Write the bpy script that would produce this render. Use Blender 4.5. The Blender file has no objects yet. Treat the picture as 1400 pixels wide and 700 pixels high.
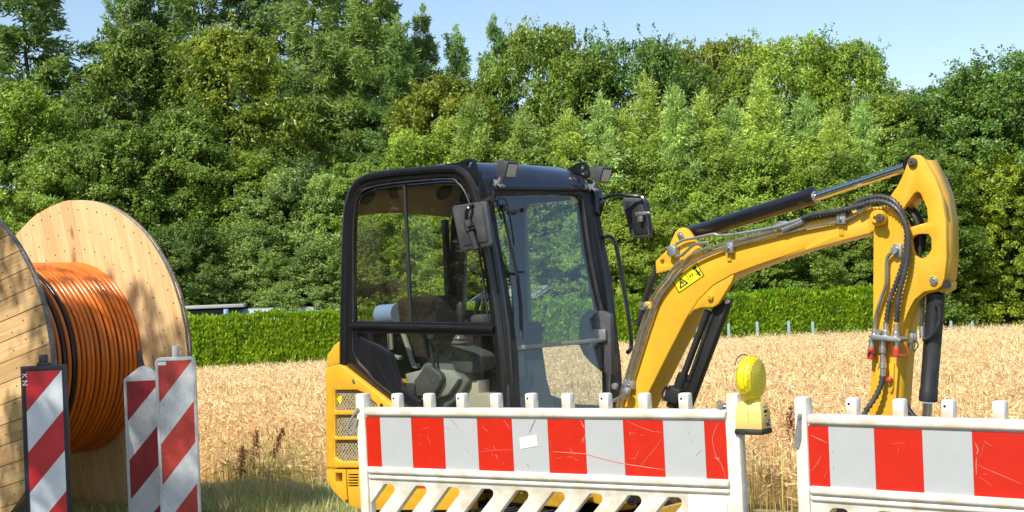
import bpy, bmesh, math, random
import numpy as np
from mathutils import Vector, Matrix
from mathutils.geometry import tessellate_polygon
S = bpy.context.scene
R = math.radians
random.seed(7)

# ------------------------------------------------------------------ camera, world, sun
LENS_F, ROLL, EYE, HOR = 2000.0, R(2.2), 1.6, 385.0     # focal length in photo pixels (50 mm), roll, eye height
cam_d = bpy.data.cameras.new('camera'); cam = bpy.data.objects.new('camera', cam_d); S.collection.objects.link(cam)
cam_d.sensor_width = 36.0; cam_d.lens = 36.0 * LENS_F / 1400.0
cam_d.shift_y = (HOR - 350.0) / 1400.0
cam_d.clip_end = 3000.0; cam_d.clip_start = 0.05
cam.matrix_world = Matrix.Translation((0, 0, EYE)) @ Matrix.Rotation(R(90), 4, 'X') @ Matrix.Rotation(-ROLL, 4, 'Z')
S.camera = cam

SUN_DIR = Vector((-0.62, -0.78, 0)).normalized(); SUN_EL = R(50)
w = bpy.data.worlds.new('World'); S.world = w; w.use_nodes = True
nt = w.node_tree; nt.nodes.clear()
sky = nt.nodes.new('ShaderNodeTexSky'); sky.sky_type = 'NISHITA'; sky.sun_disc = False
sky.sun_elevation = SUN_EL; sky.sun_rotation = math.atan2(SUN_DIR.x, SUN_DIR.y)
sky.air_density = 1.0; sky.dust_density = 0.6; sky.ozone_density = 1.2; sky.altitude = 50
bg = nt.nodes.new('ShaderNodeBackground'); bg.inputs[1].default_value = 0.14
wo = nt.nodes.new('ShaderNodeOutputWorld')
nt.links.new(sky.outputs[0], bg.inputs[0]); nt.links.new(bg.outputs[0], wo.inputs[0])
sun_d = bpy.data.lights.new('sun', 'SUN'); sun_d.energy = 5.0; sun_d.angle = R(0.55); sun_d.color = (1.0, 0.95, 0.86)
sun = bpy.data.objects.new('sun', sun_d); S.collection.objects.link(sun)
sv = Vector((SUN_DIR.x * math.cos(SUN_EL), SUN_DIR.y * math.cos(SUN_EL), math.sin(SUN_EL)))
sun.rotation_euler = sv.to_track_quat('Z', 'Y').to_euler()
S.view_settings.view_transform = 'Standard'; S.view_settings.look = 'None'
S.view_settings.exposure = 0.32; S.view_settings.gamma = 1.0
S.view_settings.use_curve_mapping = False

# ------------------------------------------------------------------ helpers
COL = S.collection.objects
def ray(x, y):                          # direction through a photo pixel, Y = 1
    u, v = x - 700.0, HOR - y
    c, s = math.cos(ROLL), math.sin(ROLL)
    return Vector(((u * c + v * s) / LENS_F, 1.0, (-u * s + v * c) / LENS_F))
def at(x, y, Y):                        # the point of the place at depth Y
    d = ray(x, y) * Y
    return Vector((d.x, d.y, EYE + d.z))
def tag(o, label=None, cat=None, group=None, kind=None):
    if label: o['label'] = label
    if cat: o['category'] = cat
    if group: o['group'] = group
    if kind: o['kind'] = kind
    return o
def empty(name, loc, rz=0.0, label=None, cat=None, group=None):
    o = bpy.data.objects.new(name, None); COL.link(o)
    o.empty_display_size = 0.2
    o.location = loc; o.rotation_euler = (0, 0, rz)
    return tag(o, label, cat, group)

class MB:
    def __init__(s): s.v = []; s.f = []; s.m = []
    def add(s, vs, fs, mi=0):
        n = len(s.v); s.v += [tuple(p) for p in vs]
        s.f += [tuple(i + n for i in f) for f in fs]; s.m += [mi] * len(fs); return s
    def box(s, c, d, rot=None, mi=0):
        c = Vector(c); hx, hy, hz = d[0] / 2, d[1] / 2, d[2] / 2
        vs = [Vector((x, y, z)) for x in (-hx, hx) for y in (-hy, hy) for z in (-hz, hz)]
        if rot is not None: vs = [rot @ v for v in vs]
        return s.add([c + v for v in vs], [(0, 1, 3, 2), (4, 6, 7, 5), (0, 4, 5, 1), (2, 3, 7, 6), (0, 2, 6, 4), (1, 5, 7, 3)], mi)
    def prism(s, outer, vec, holes=(), mi=0, mis=None):
        vec = Vector(vec); loops = [[Vector(p) for p in outer]] + [[Vector(p) for p in h] for h in holes]
        flat = [p for l in loops for p in l]; n = len(flat)
        tris = tessellate_polygon(loops)
        # orient triangles so that the front cap faces away from vec
        fs = []
        for t in tris:
            a, b, c = (flat[i] for i in t); nn = (b - a).cross(c - a)
            t = tuple(t) if nn.dot(vec) < 0 else tuple(reversed(t))
            fs.append(t); fs.append(tuple(i + n for i in reversed(t)))
        ncap = len(fs); k = 0
        area = Vector((0, 0, 0)); o = loops[0]
        for i in range(len(o)): area += o[i].cross(o[(i + 1) % len(o)])
        for li, l in enumerate(loops):
            ar = Vector((0, 0, 0))
            for i in range(len(l)): ar += l[i].cross(l[(i + 1) % len(l)])
            flip = ar.dot(vec) < 0
            if li: flip = not flip
            for i in range(len(l)):
                a, b = k + i, k + (i + 1) % len(l)
                q = (a, b, b + n, a + n)
                fs.append(tuple(reversed(q)) if flip else q)
            k += len(l)
        s.add(flat + [p + vec for p in flat], fs, mi)
        if mis is not None:
            for j in range(len(s.m) - (len(fs) - ncap), len(s.m)): s.m[j] = mis
        return s
    def tube(s, pts, r, seg=8, closed=False, caps=True, mi=0):
        P = [Vector(p) for p in pts]; n = len(P)
        rr = r if hasattr(r, '__len__') else [r] * n
        up = None; rings = []
        for i in range(n):
            if closed: t = (P[(i + 1) % n] - P[i - 1]).normalized()
            else: t = (P[min(i + 1, n - 1)] - P[max(i - 1, 0)]).normalized()
            if up is None:
                up = Vector((0, 0, 1)) if abs(t.z) < 0.9 else Vector((1, 0, 0))
            a = t.cross(up)
            if a.length < 1e-6: a = t.orthogonal()
            a.normalize(); b = a.cross(t).normalized(); up = b
            rings.append([P[i] + (a * math.cos(2 * math.pi * k / seg) + b * math.sin(2 * math.pi * k / seg)) * rr[i] for k in range(seg)])
        vs = [p for q in rings for p in q]; fs = []
        for i in range(n if closed else n - 1):
            j = (i + 1) % n
            for k in range(seg):
                k2 = (k + 1) % seg
                fs.append((i * seg + k, i * seg + k2, j * seg + k2, j * seg + k))
        if caps and not closed:
            fs.append(tuple(range(seg - 1, -1, -1))); fs.append(tuple((n - 1) * seg + k for k in range(seg)))
        return s.add(vs, fs, mi)
    def cyl(s, a, b, r, seg=16, r2=None, mi=0):
        return s.tube([a, b], [r, r if r2 is None else r2], seg, mi=mi)
    def lathe(s, base, axis, prof, seg=20, mi=0):       # prof: (distance along axis, radius)
        axis = Vector(axis).normalized(); base = Vector(base)
        a = axis.orthogonal().normalized(); b = axis.cross(a)
        vs = []; fs = []
        for d, r in prof:
            for k in range(seg):
                an = 2 * math.pi * k / seg
                vs.append(base + axis * d + (a * math.cos(an) + b * math.sin(an)) * max(r, 1e-5))
        for i in range(len(prof) - 1):
            for k in range(seg):
                k2 = (k + 1) % seg
                fs.append((i * seg + k, i * seg + k2, (i + 1) * seg + k2, (i + 1) * seg + k))
        fs.append(tuple(range(seg - 1, -1, -1))); fs.append(tuple((len(prof) - 1) * seg + k for k in range(seg)))
        return s.add(vs, fs, mi)
    def mesh(s, name, bevel=0.0, smooth=35, seg=2):
        me = bpy.data.meshes.new(name); me.from_pydata([tuple(v) for v in s.v], [], s.f)
        me.polygons.foreach_set('material_index', s.m)
        bm = bmesh.new(); bm.from_mesh(me)
        bmesh.ops.remove_doubles(bm, verts=bm.verts, dist=1e-5)
        if bevel:
            bmesh.ops.dissolve_limit(bm, angle_limit=R(1), verts=bm.verts, edges=bm.edges, delimit={'MATERIAL'})
            es = [e for e in bm.edges if len(e.link_faces) == 2 and e.calc_face_angle(0) > R(28)]
            bmesh.ops.bevel(bm, geom=es, offset=bevel, segments=seg, affect='EDGES', clamp_overlap=True, profile=0.5)
        bm.normal_update(); bm.to_mesh(me); bm.free()
        if smooth:
            me.polygons.foreach_set('use_smooth', [True] * len(me.polygons))
            me.set_sharp_from_angle(angle=R(smooth))
        return me
    def build(s, name, mats, parent=None, bevel=0.0, smooth=35, seg=2, kind=None):
        me = s.mesh(name, bevel, smooth, seg)
        for m in (mats if isinstance(mats, (list, tuple)) else [mats]): me.materials.append(m)
        o = bpy.data.objects.new(name, me); COL.link(o)
        if parent is not None: o.parent = parent
        if kind: o['kind'] = kind
        return o
def copyo(o, parent, **kw):
    c = o.copy(); COL.link(c); c.parent = parent
    for k, v in kw.items(): setattr(c, k, v)
    return c
def smoothpath(pts, n=6):                # Catmull-Rom
    P = [Vector(p) for p in pts]; out = []
    for i in range(len(P) - 1):
        p0, p1, p2, p3 = P[max(i - 1, 0)], P[i], P[i + 1], P[min(i + 2, len(P) - 1)]
        for k in range(n):
            t = k / n
            out.append(0.5 * ((2 * p1) + (p2 - p0) * t + (2 * p0 - 5 * p1 + 4 * p2 - p3) * t * t + (3 * p1 - p0 - 3 * p2 + p3) * t ** 3))
    out.append(P[-1]); return out

# ------------------------------------------------------------------ materials
def mat(name, col, rough=0.5, metal=0.0, var=0.0, vscale=6.0, var_col=None, dirt=None, dirt_amt=0.0, dscale=3.0,
        bump=0.0, bscale=40.0, coat=0.0, spec=0.5, stretch=None, rvar=0.0, coords='Object'):
    m = bpy.data.materials.new(name); m.use_nodes = True; t = m.node_tree
    b = t.nodes['Principled BSDF']
    b.inputs['Base Color'].default_value = (*col, 1); b.inputs['Roughness'].default_value = rough
    b.inputs['Metallic'].default_value = metal; b.inputs['Specular IOR Level'].default_value = spec
    if coat: b.inputs['Coat Weight'].default_value = coat; b.inputs['Coat Roughness'].default_value = 0.08
    tc = t.nodes.new('ShaderNodeTexCoord'); src = tc.outputs[coords]
    if stretch:
        mp = t.nodes.new('ShaderNodeMapping'); mp.inputs['Scale'].default_value = stretch
        t.links.new(src, mp.inputs[0]); src = mp.outputs[0]
    def noise(sc, det=5):
        n = t.nodes.new('ShaderNodeTexNoise'); n.inputs['Scale'].default_value = sc; n.inputs['Detail'].default_value = det
        n.inputs['Roughness'].default_value = 0.62
        t.links.new(src, n.inputs['Vector']); return n.outputs['Fac']
    out = None
    def mix(fac, a, bcol):
        mx = t.nodes.new('ShaderNodeMix'); mx.data_type = 'RGBA'
        t.links.new(fac, mx.inputs['Factor'])
        if isinstance(a, tuple): mx.inputs['A'].default_value = (*a, 1)
        else: t.links.new(a, mx.inputs['A'])
        mx.inputs['B'].default_value = (*bcol, 1); return mx.outputs['Result']
    def ramp(f, lo, hi, top=1.0):
        mr = t.nodes.new('ShaderNodeMapRange'); mr.inputs[1].default_value = lo; mr.inputs[2].default_value = hi
        mr.inputs[4].default_value = top; t.links.new(f, mr.inputs[0]); return mr.outputs[0]
    cur = col
    if var:
        vc = var_col or tuple(max(0, c * (1 - var)) for c in col)
        cur = mix(ramp(noise(vscale), 0.35, 0.68), cur, vc)
    if dirt:
        cur = mix(ramp(noise(dscale, 8), 0.62 - 0.25 * dirt_amt, 0.80 - 0.2 * dirt_amt, min(1, dirt_amt)), cur, dirt)
    if not isinstance(cur, tuple): t.links.new(cur, b.inputs['Base Color'])
    if rvar:
        mr = ramp(noise(vscale * 1.7), 0.3, 0.7); ma = t.nodes.new('ShaderNodeMath'); ma.operation = 'MULTIPLY_ADD'
        ma.inputs[1].default_value = rvar; ma.inputs[2].default_value = rough; t.links.new(mr, ma.inputs[0]); t.links.new(ma.outputs[0], b.inputs['Roughness'])
    if bump:
        bn = t.nodes.new('ShaderNodeBump'); bn.inputs['Strength'].default_value = bump; bn.inputs['Distance'].default_value = 0.01
        t.links.new(noise(bscale), bn.inputs['Height']); t.links.new(bn.outputs[0], b.inputs['Normal'])
    return m
M = {}
M['yellow'] = mat('yellow_paint', (0.78, 0.425, 0.030), 0.36, var=0.16, vscale=2.5, dirt=(0.26, 0.14, 0.04), dirt_amt=0.28, dscale=24, coat=0.06, bump=0.05, bscale=60)
M['yellow_worn'] = mat('worn_yellow_paint', (0.72, 0.40, 0.03), 0.45, var=0.25, vscale=8, dirt=(0.10, 0.06, 0.03), dirt_amt=0.5, dscale=14, bump=0.1, bscale=50)
M['black'] = mat('black_gloss_paint', (0.010, 0.010, 0.013), 0.26, var=0.3, dirt=(0.08, 0.075, 0.07), dirt_amt=0.10, dscale=16, coat=0.3, rvar=0.10)
M['black_dusty'] = mat('dusty_black_paint', (0.014, 0.014, 0.015), 0.40, dirt=(0.13, 0.115, 0.10), dirt_amt=0.26, dscale=9, stretch=(1, 1, 0.35), rvar=0.2)
M['roof_paint'] = mat('dark_blue_black_roof', (0.012, 0.015, 0.028), 0.22, dirt=(0.16, 0.15, 0.14), dirt_amt=0.2, dscale=7, coat=1.0, rvar=0.15)
M['plastic'] = mat('black_plastic', (0.018, 0.018, 0.02), 0.5, dirt=(0.11, 0.10, 0.09), dirt_amt=0.22, dscale=14, bump=0.25, bscale=180)
M['mirror_back'] = mat('grey_black_mirror_shell', (0.045, 0.046, 0.05), 0.45, dirt=(0.12, 0.12, 0.12), dirt_amt=0.5, dscale=10, bump=0.35, bscale=220)
M['rubber'] = mat('rubber', (0.018, 0.018, 0.018), 0.6, dirt=(0.12, 0.11, 0.1), dirt_amt=0.35, dscale=12)
M['hose'] = mat('highlight_grey_hose', (0.05, 0.05, 0.05), 0.38, dirt=(0.2, 0.19, 0.18), dirt_amt=0.4, dscale=12)  # black rubber greyed, the highlights of the ribs put into its colour
M['boot'] = mat('grey_rubber_boot', (0.10, 0.10, 0.095), 0.35)
M['worn_bolt'] = mat('worn_bolt', (0.16, 0.13, 0.09), 0.5, 0.4, var=0.5, vscale=40)
M['chrome'] = mat('chrome', (0.62, 0.62, 0.63), 0.12, 1.0)
M['steel'] = mat('zinc_steel', (0.64, 0.63, 0.60), 0.32, 0.85, var=0.35, vscale=20)
M['galv'] = mat('galvanised_steel', (0.42, 0.43, 0.43), 0.45, 0.7, var=0.3, vscale=15)
M['seat'] = mat('seat_fabric', (0.022, 0.016, 0.017), 0.9, var=0.4, vscale=30, bump=0.3, bscale=200)
M['grey'] = mat('cab_grey_plastic', (0.13, 0.14, 0.132), 0.55, var=0.15, vscale=6, dirt=(0.26, 0.24, 0.2), dirt_amt=0.4, dscale=8)
M['grey_dark'] = mat('cab_dark_grey_plastic', (0.065, 0.065, 0.068), 0.5, dirt=(0.2, 0.19, 0.17), dirt_amt=0.35, dscale=10)
M['grey_light'] = mat('cab_light_grey_plastic', (0.31, 0.32, 0.30), 0.5, var=0.15)
M['headliner'] = mat('headliner_felt', (0.36, 0.29, 0.20), 0.95, var=0.2, vscale=40, bump=0.2, bscale=150)
M['speaker'] = mat('speaker_mesh', (0.03, 0.027, 0.023), 0.8, bump=0.4, bscale=300)
M['red'] = mat('red_cap', (0.55, 0.05, 0.025), 0.45, var=0.3, vscale=30)
M['blue_cloth'] = mat('pale_blue_plastic', (0.22, 0.34, 0.72), 0.5)
M['paper'] = mat('white_paper', (0.78, 0.79, 0.80), 0.6, var=0.05)
M['beige'] = mat('beige_plastic', (0.40, 0.36, 0.28), 0.6)
M['lens_white'] = mat('ribbed_clear_lens', (0.62, 0.58, 0.50), 0.25, bump=0.6, bscale=120, stretch=(1, 1, 8))
M['decal'] = mat('yellow_decal', (0.78, 0.68, 0.015), 0.35)
M['ink'] = mat('black_print', (0.015, 0.015, 0.015), 0.5)
M['white_plastic'] = mat('white_barrier_plastic', (0.77, 0.755, 0.70), 0.42, var=0.10, vscale=5, dirt=(0.60, 0.51, 0.37), dirt_amt=0.85, dscale=9, bump=0.04, bscale=70)
M['sheet_red'] = mat('red_reflective_film', (0.57, 0.018, 0.005), 0.34, var=0.12, vscale=14, dirt=(0.75, 0.25, 0.16), dirt_amt=0.06, dscale=12, coat=0.05)
M['sheet_white'] = mat('silver_reflective_film', (0.44, 0.455, 0.455), 0.30, var=0.05, vscale=10, dirt=(0.40, 0.38, 0.32), dirt_amt=0.12, dscale=14, coat=0.2)
M['scratch'] = mat('scratched_film', (0.68, 0.22, 0.16), 0.6)
M['scuff'] = mat('scuff_mark', (0.16, 0.13, 0.10), 0.8)
M['beacon_red'] = mat('dark_red_film', (0.62, 0.018, 0.03), 0.32, var=0.15, vscale=9, coat=0.25)
M['beacon_red_faded'] = mat('faded_red_film', (0.55, 0.05, 0.035), 0.5, var=0.3, vscale=12, dirt=(0.52, 0.22, 0.18), dirt_amt=0.3, dscale=50)
M['beacon_red_dirty'] = mat('dirty_red_film', (0.33, 0.008, 0.016), 0.4, var=0.3, vscale=10, dirt=(0.08, 0.03, 0.03), dirt_amt=0.4, dscale=12)
M['beacon_white'] = mat('white_film', (0.74, 0.77, 0.80), 0.35, var=0.06, vscale=9, coat=0.2)
M['beacon_white_dirty'] = mat('dirty_white_film', (0.66, 0.68, 0.68), 0.45, var=0.18, vscale=8, dirt=(0.16, 0.16, 0.15), dirt_amt=0.36, dscale=55)
M['frame_dark'] = mat('dark_plastic_frame', (0.022, 0.025, 0.036), 0.42, dirt=(0.10, 0.10, 0.10), dirt_amt=0.3, dscale=9)
M['frame_white'] = mat('weathered_white_frame', (0.60, 0.61, 0.60), 0.5, var=0.12, dirt=(0.20, 0.18, 0.15), dirt_amt=0.42, dscale=14)
M['orange'] = mat('orange_duct', (0.84, 0.20, 0.010), 0.24, var=0.12, vscale=3, coat=0.15)
_t = M['orange'].node_tree; _b = _t.nodes['Principled BSDF']; _l = _b.inputs['Base Color'].links[0].from_socket      # each turn slightly different
_h = _t.nodes.new('ShaderNodeHueSaturation'); _o = _t.nodes.new('ShaderNodeObjectInfo'); _r = _t.nodes.new('ShaderNodeMapRange'); _r.inputs[3].default_value = .72; _r.inputs[4].default_value = 1.08
_t.links.new(_o.outputs['Random'], _r.inputs[0]); _t.links.new(_r.outputs[0], _h.inputs['Value']); _t.links.new(_l, _h.inputs['Color']); _t.links.new(_h.outputs[0], _b.inputs['Base Color'])
M['duct_black'] = mat('black_duct', (0.012, 0.012, 0.016), 0.25)
M['end_grain'] = mat('grey_weathered_wood', (0.27, 0.235, 0.20), 0.9, var=0.45, vscale=24, bump=0.5, bscale=60)
M['nail'] = mat('nail_head', (0.10, 0.085, 0.07), 0.6, 0.3)
M['lamp_body'] = mat('pale_yellow_lamp_plastic', (0.80, 0.58, 0.17), 0.42, var=0.08, vscale=5, dirt=(0.45, 0.3, 0.1), dirt_amt=0.2, dscale=10)
M['post'] = mat('blue_grey_stake', (0.28, 0.40, 0.46), 0.6, var=0.2)
M['asphalt'] = mat('asphalt', (0.055, 0.055, 0.055), 0.9, var=0.3, vscale=30, bump=0.5, bscale=120)
M['shed'] = mat('dark_green_shed', (0.02, 0.045, 0.035), 0.7, var=0.3)
M['pale_roof'] = mat('pale_metal_roof', (0.42, 0.42, 0.40), 0.5, var=0.15)
M['film'] = mat('polytunnel_film', (0.40, 0.45, 0.51), 0.35, var=0.1)
M['barrel'] = mat('blue_white_barrel', (0.30, 0.42, 0.68), 0.45)
M['cells'] = mat('solar_cells', (0.05, 0.065, 0.10), 0.15, coat=0.5)
M['bark'] = mat('bark', (0.085, 0.062, 0.045), 0.95, var=0.5, vscale=10, bump=0.8, bscale=18, stretch=(1, 1, .25))
M['dock'] = mat('rusty_dock_seed', (0.22, 0.07, 0.035), 0.85, var=0.4, vscale=30)

def wood(name, a, b, knot, rough, axis, rvar=0.35):
    """pine board: grain runs along the object axis `axis`; each board (object) gets its own tone"""
    m = bpy.data.materials.new(name); m.use_nodes = True; t = m.node_tree; L = t.links.new
    bs = t.nodes['Principled BSDF']; bs.inputs['Roughness'].default_value = rough
    tc = t.nodes.new('ShaderNodeTexCoord'); oi = t.nodes.new('ShaderNodeObjectInfo')
    off = t.nodes.new('ShaderNodeVectorMath'); off.operation = 'SCALE'; off.inputs[0].default_value = (37, 53, 71)
    L(oi.outputs['Random'], off.inputs['Scale'])
    ad = t.nodes.new('ShaderNodeVectorMath'); L(tc.outputs['Object'], ad.inputs[0]); L(off.outputs[0], ad.inputs[1])
    def mapped(sc):
        mp = t.nodes.new('ShaderNodeMapping'); v = [sc[0]] * 3; v[axis] = sc[1]; mp.inputs['Scale'].default_value = v
        L(ad.outputs[0], mp.inputs[0]); return mp.outputs[0]
    g = t.nodes.new('ShaderNodeTexNoise'); g.inputs['Scale'].default_value = 1; g.inputs['Detail'].default_value = 6; g.inputs['Distortion'].default_value = 1.2
    L(mapped((28, 1.6)), g.inputs['Vector'])
    g2 = t.nodes.new('ShaderNodeTexNoise'); g2.inputs['Scale'].default_value = 1; g2.inputs['Detail'].default_value = 3
    L(mapped((5, 0.9)), g2.inputs['Vector'])
    cr = t.nodes.new('ShaderNodeValToRGB'); e = cr.color_ramp.elements
    e[0].position = .32; e[0].color = (*b, 1); e[1].position = .62; e[1].color = (*a, 1)
    mm = t.nodes.new('ShaderNodeMath'); mm.operation = 'MULTIPLY_ADD'; mm.inputs[1].default_value = .5
    L(g.outputs['Fac'], mm.inputs[0])
    m2 = t.nodes.new('ShaderNodeMath'); m2.operation = 'MULTIPLY'; m2.inputs[1].default_value = .5; L(g2.outputs['Fac'], m2.inputs[0]); L(m2.outputs[0], mm.inputs[2])
    L(mm.outputs[0], cr.inputs[0])
    vo = t.nodes.new('ShaderNodeTexVoronoi'); vo.inputs['Scale'].default_value = 1; L(mapped((5.2, 2.1)), vo.inputs['Vector'])
    kr = t.nodes.new('ShaderNodeMapRange'); kr.inputs[1].default_value = .05; kr.inputs[2].default_value = .15; kr.inputs[3].default_value = .9; kr.inputs[4].default_value = 0
    L(vo.outputs['Distance'], kr.inputs[0])
    mk = t.nodes.new('ShaderNodeMix'); mk.data_type = 'RGBA'; L(kr.outputs[0], mk.inputs['Factor']); L(cr.outputs[0], mk.inputs['A']); mk.inputs['B'].default_value = (*knot, 1)
    hs = t.nodes.new('ShaderNodeHueSaturation'); L(mk.outputs['Result'], hs.inputs['Color'])
    mr = t.nodes.new('ShaderNodeMapRange'); mr.inputs[3].default_value = 1 - rvar; mr.inputs[4].default_value = 1 + rvar * .6; L(oi.outputs['Random'], mr.inputs[0]); L(mr.outputs[0], hs.inputs['Value'])
    L(hs.outputs[0], bs.inputs['Base Color'])
    bn = t.nodes.new('ShaderNodeBump'); bn.inputs['Strength'].default_value = .35; bn.inputs['Distance'].default_value = .006
    L(g.outputs['Fac'], bn.inputs['Height']); L(bn.outputs[0], bs.inputs['Normal'])
    return m
M['pine'] = wood('fresh_pine_board', (0.80, 0.57, 0.29), (0.62, 0.37, 0.15), (0.26, 0.10, 0.04), 0.6, 2, 0.10)
M['pine_outer'] = wood('weathered_pine_board', (0.74, 0.48, 0.22), (0.42, 0.23, 0.09), (0.07, 0.035, 0.02), 0.75, 2, 0.22)

def glass(name, tint, dust_sheen=0.03, dcol=(0.5, 0.48, 0.44), f0=0.026):
    m = bpy.data.materials.new(name); m.use_nodes = True; t = m.node_tree; t.nodes.clear(); L = t.links.new
    o = t.nodes.new('ShaderNodeOutputMaterial'); tr = t.nodes.new('ShaderNodeBsdfTransparent'); tr.inputs[0].default_value = (*tint, 1)
    gl = t.nodes.new('ShaderNodeBsdfGlossy'); gl.inputs['Roughness'].default_value = 0.015
    ge = t.nodes.new('ShaderNodeNewGeometry'); dp = t.nodes.new('ShaderNodeVectorMath'); dp.operation = 'DOT_PRODUCT'
    L(ge.outputs['Incoming'], dp.inputs[0]); L(ge.outputs['Normal'], dp.inputs[1])
    def ma(op, a, b=None):
        q = t.nodes.new('ShaderNodeMath'); q.operation = op
        for i, v in enumerate((a, b)):
            if v is None: continue
            if isinstance(v, (int, float)): q.inputs[i].default_value = v
            else: L(v, q.inputs[i])
        return q.outputs[0]
    fr = ma('ADD', ma('MULTIPLY', ma('POWER', ma('SUBTRACT', 1.0, ma('ABSOLUTE', dp.outputs['Value'])), 5.0), 0.9), f0)   # Schlick, both sides alike
    mx = t.nodes.new('ShaderNodeMixShader'); L(fr, mx.inputs[0]); L(tr.outputs[0], mx.inputs[1]); L(gl.outputs[0], mx.inputs[2])
    df = t.nodes.new('ShaderNodeBsdfDiffuse'); df.inputs[0].default_value = (*dcol, 1)
    n = t.nodes.new('ShaderNodeTexNoise'); n.inputs['Scale'].default_value = 7; n.inputs['Detail'].default_value = 8
    tc = t.nodes.new('ShaderNodeTexCoord'); L(tc.outputs['Object'], n.inputs['Vector'])
    mr = t.nodes.new('ShaderNodeMapRange'); mr.inputs[1].default_value = .3; mr.inputs[2].default_value = .8; mr.inputs[3].default_value = dust_sheen * .4; mr.inputs[4].default_value = dust_sheen * 2
    L(n.outputs['Fac'], mr.inputs[0])
    m2 = t.nodes.new('ShaderNodeMixShader'); L(mr.outputs[0], m2.inputs[0]); L(mx.outputs[0], m2.inputs[1]); L(df.outputs[0], m2.inputs[2])
    L(m2.outputs[0], o.inputs[0]); return m
M['glass'] = glass('clear_glass', (0.93, 0.95, 0.92), 0.004)
M['glass_front'] = glass('windscreen_glass', (0.88, 0.93, 0.95), 0.010, (0.38, 0.5, 0.68), 0.07)  # besides dust, the blue diffuse layer paints in the sky's sheen
M['glass_tint'] = glass('tinted_glass', (0.86, 0.84, 0.72), 0.006)

def amber():
    m = bpy.data.materials.new('amber_lens'); m.use_nodes = True; t = m.node_tree; L = t.links.new
    b = t.nodes['Principled BSDF']; b.inputs['Base Color'].default_value = (0.97, 0.80, 0.01, 1); b.inputs['Roughness'].default_value = .18
    b.inputs['Transmission Weight'].default_value = .25; b.inputs['Subsurface Weight'].default_value = .0
    b.inputs['Coat Weight'].default_value = .4
    tc = t.nodes.new('ShaderNodeTexCoord')
    wv = t.nodes.new('ShaderNodeTexWave'); wv.wave_type = 'RINGS'; wv.rings_direction = 'Z'; wv.inputs['Scale'].default_value = 26; wv.inputs['Distortion'].default_value = 0.6
    L(tc.outputs['Object'], wv.inputs['Vector'])
    ch = t.nodes.new('ShaderNodeTexVoronoi'); ch.inputs['Scale'].default_value = 130; L(tc.outputs['Object'], ch.inputs['Vector'])
    ad = t.nodes.new('ShaderNodeMath'); L(wv.outputs['Fac'], ad.inputs[0]); L(ch.outputs['Distance'], ad.inputs[1])
    bn = t.nodes.new('ShaderNodeBump'); bn.inputs['Strength'].default_value = .45; bn.inputs['Distance'].default_value = .004
    L(ad.outputs[0], bn.inputs['Height']); L(bn.outputs[0], b.inputs['Normal']); return m
M['amber'] = amber()

def grille_mat():
    m = bpy.data.materials.new('perforated_grille'); m.use_nodes = True; t = m.node_tree; L = t.links.new
    b = t.nodes['Principled BSDF']; b.inputs['Roughness'].default_value = .55
    tc = t.nodes.new('ShaderNodeTexCoord'); vo = t.nodes.new('ShaderNodeTexVoronoi'); vo.inputs['Scale'].default_value = 50; vo.inputs['Randomness'].default_value = .15
    mp = t.nodes.new('ShaderNodeMapping'); mp.inputs['Rotation'].default_value = (0, R(45), 0); L(tc.outputs['Object'], mp.inputs[0]); L(mp.outputs[0], vo.inputs['Vector'])
    cr = t.nodes.new('ShaderNodeValToRGB'); e = cr.color_ramp.elements; e[0].position = .36; e[0].color = (.010, .009, .008, 1); e[1].position = .44; e[1].color = (.36, .29, .17, 1)
    L(vo.outputs['Distance'], cr.inputs[0]); L(cr.outputs[0], b.inputs['Base Color']); return m
M['grille'] = grille_mat()

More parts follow.
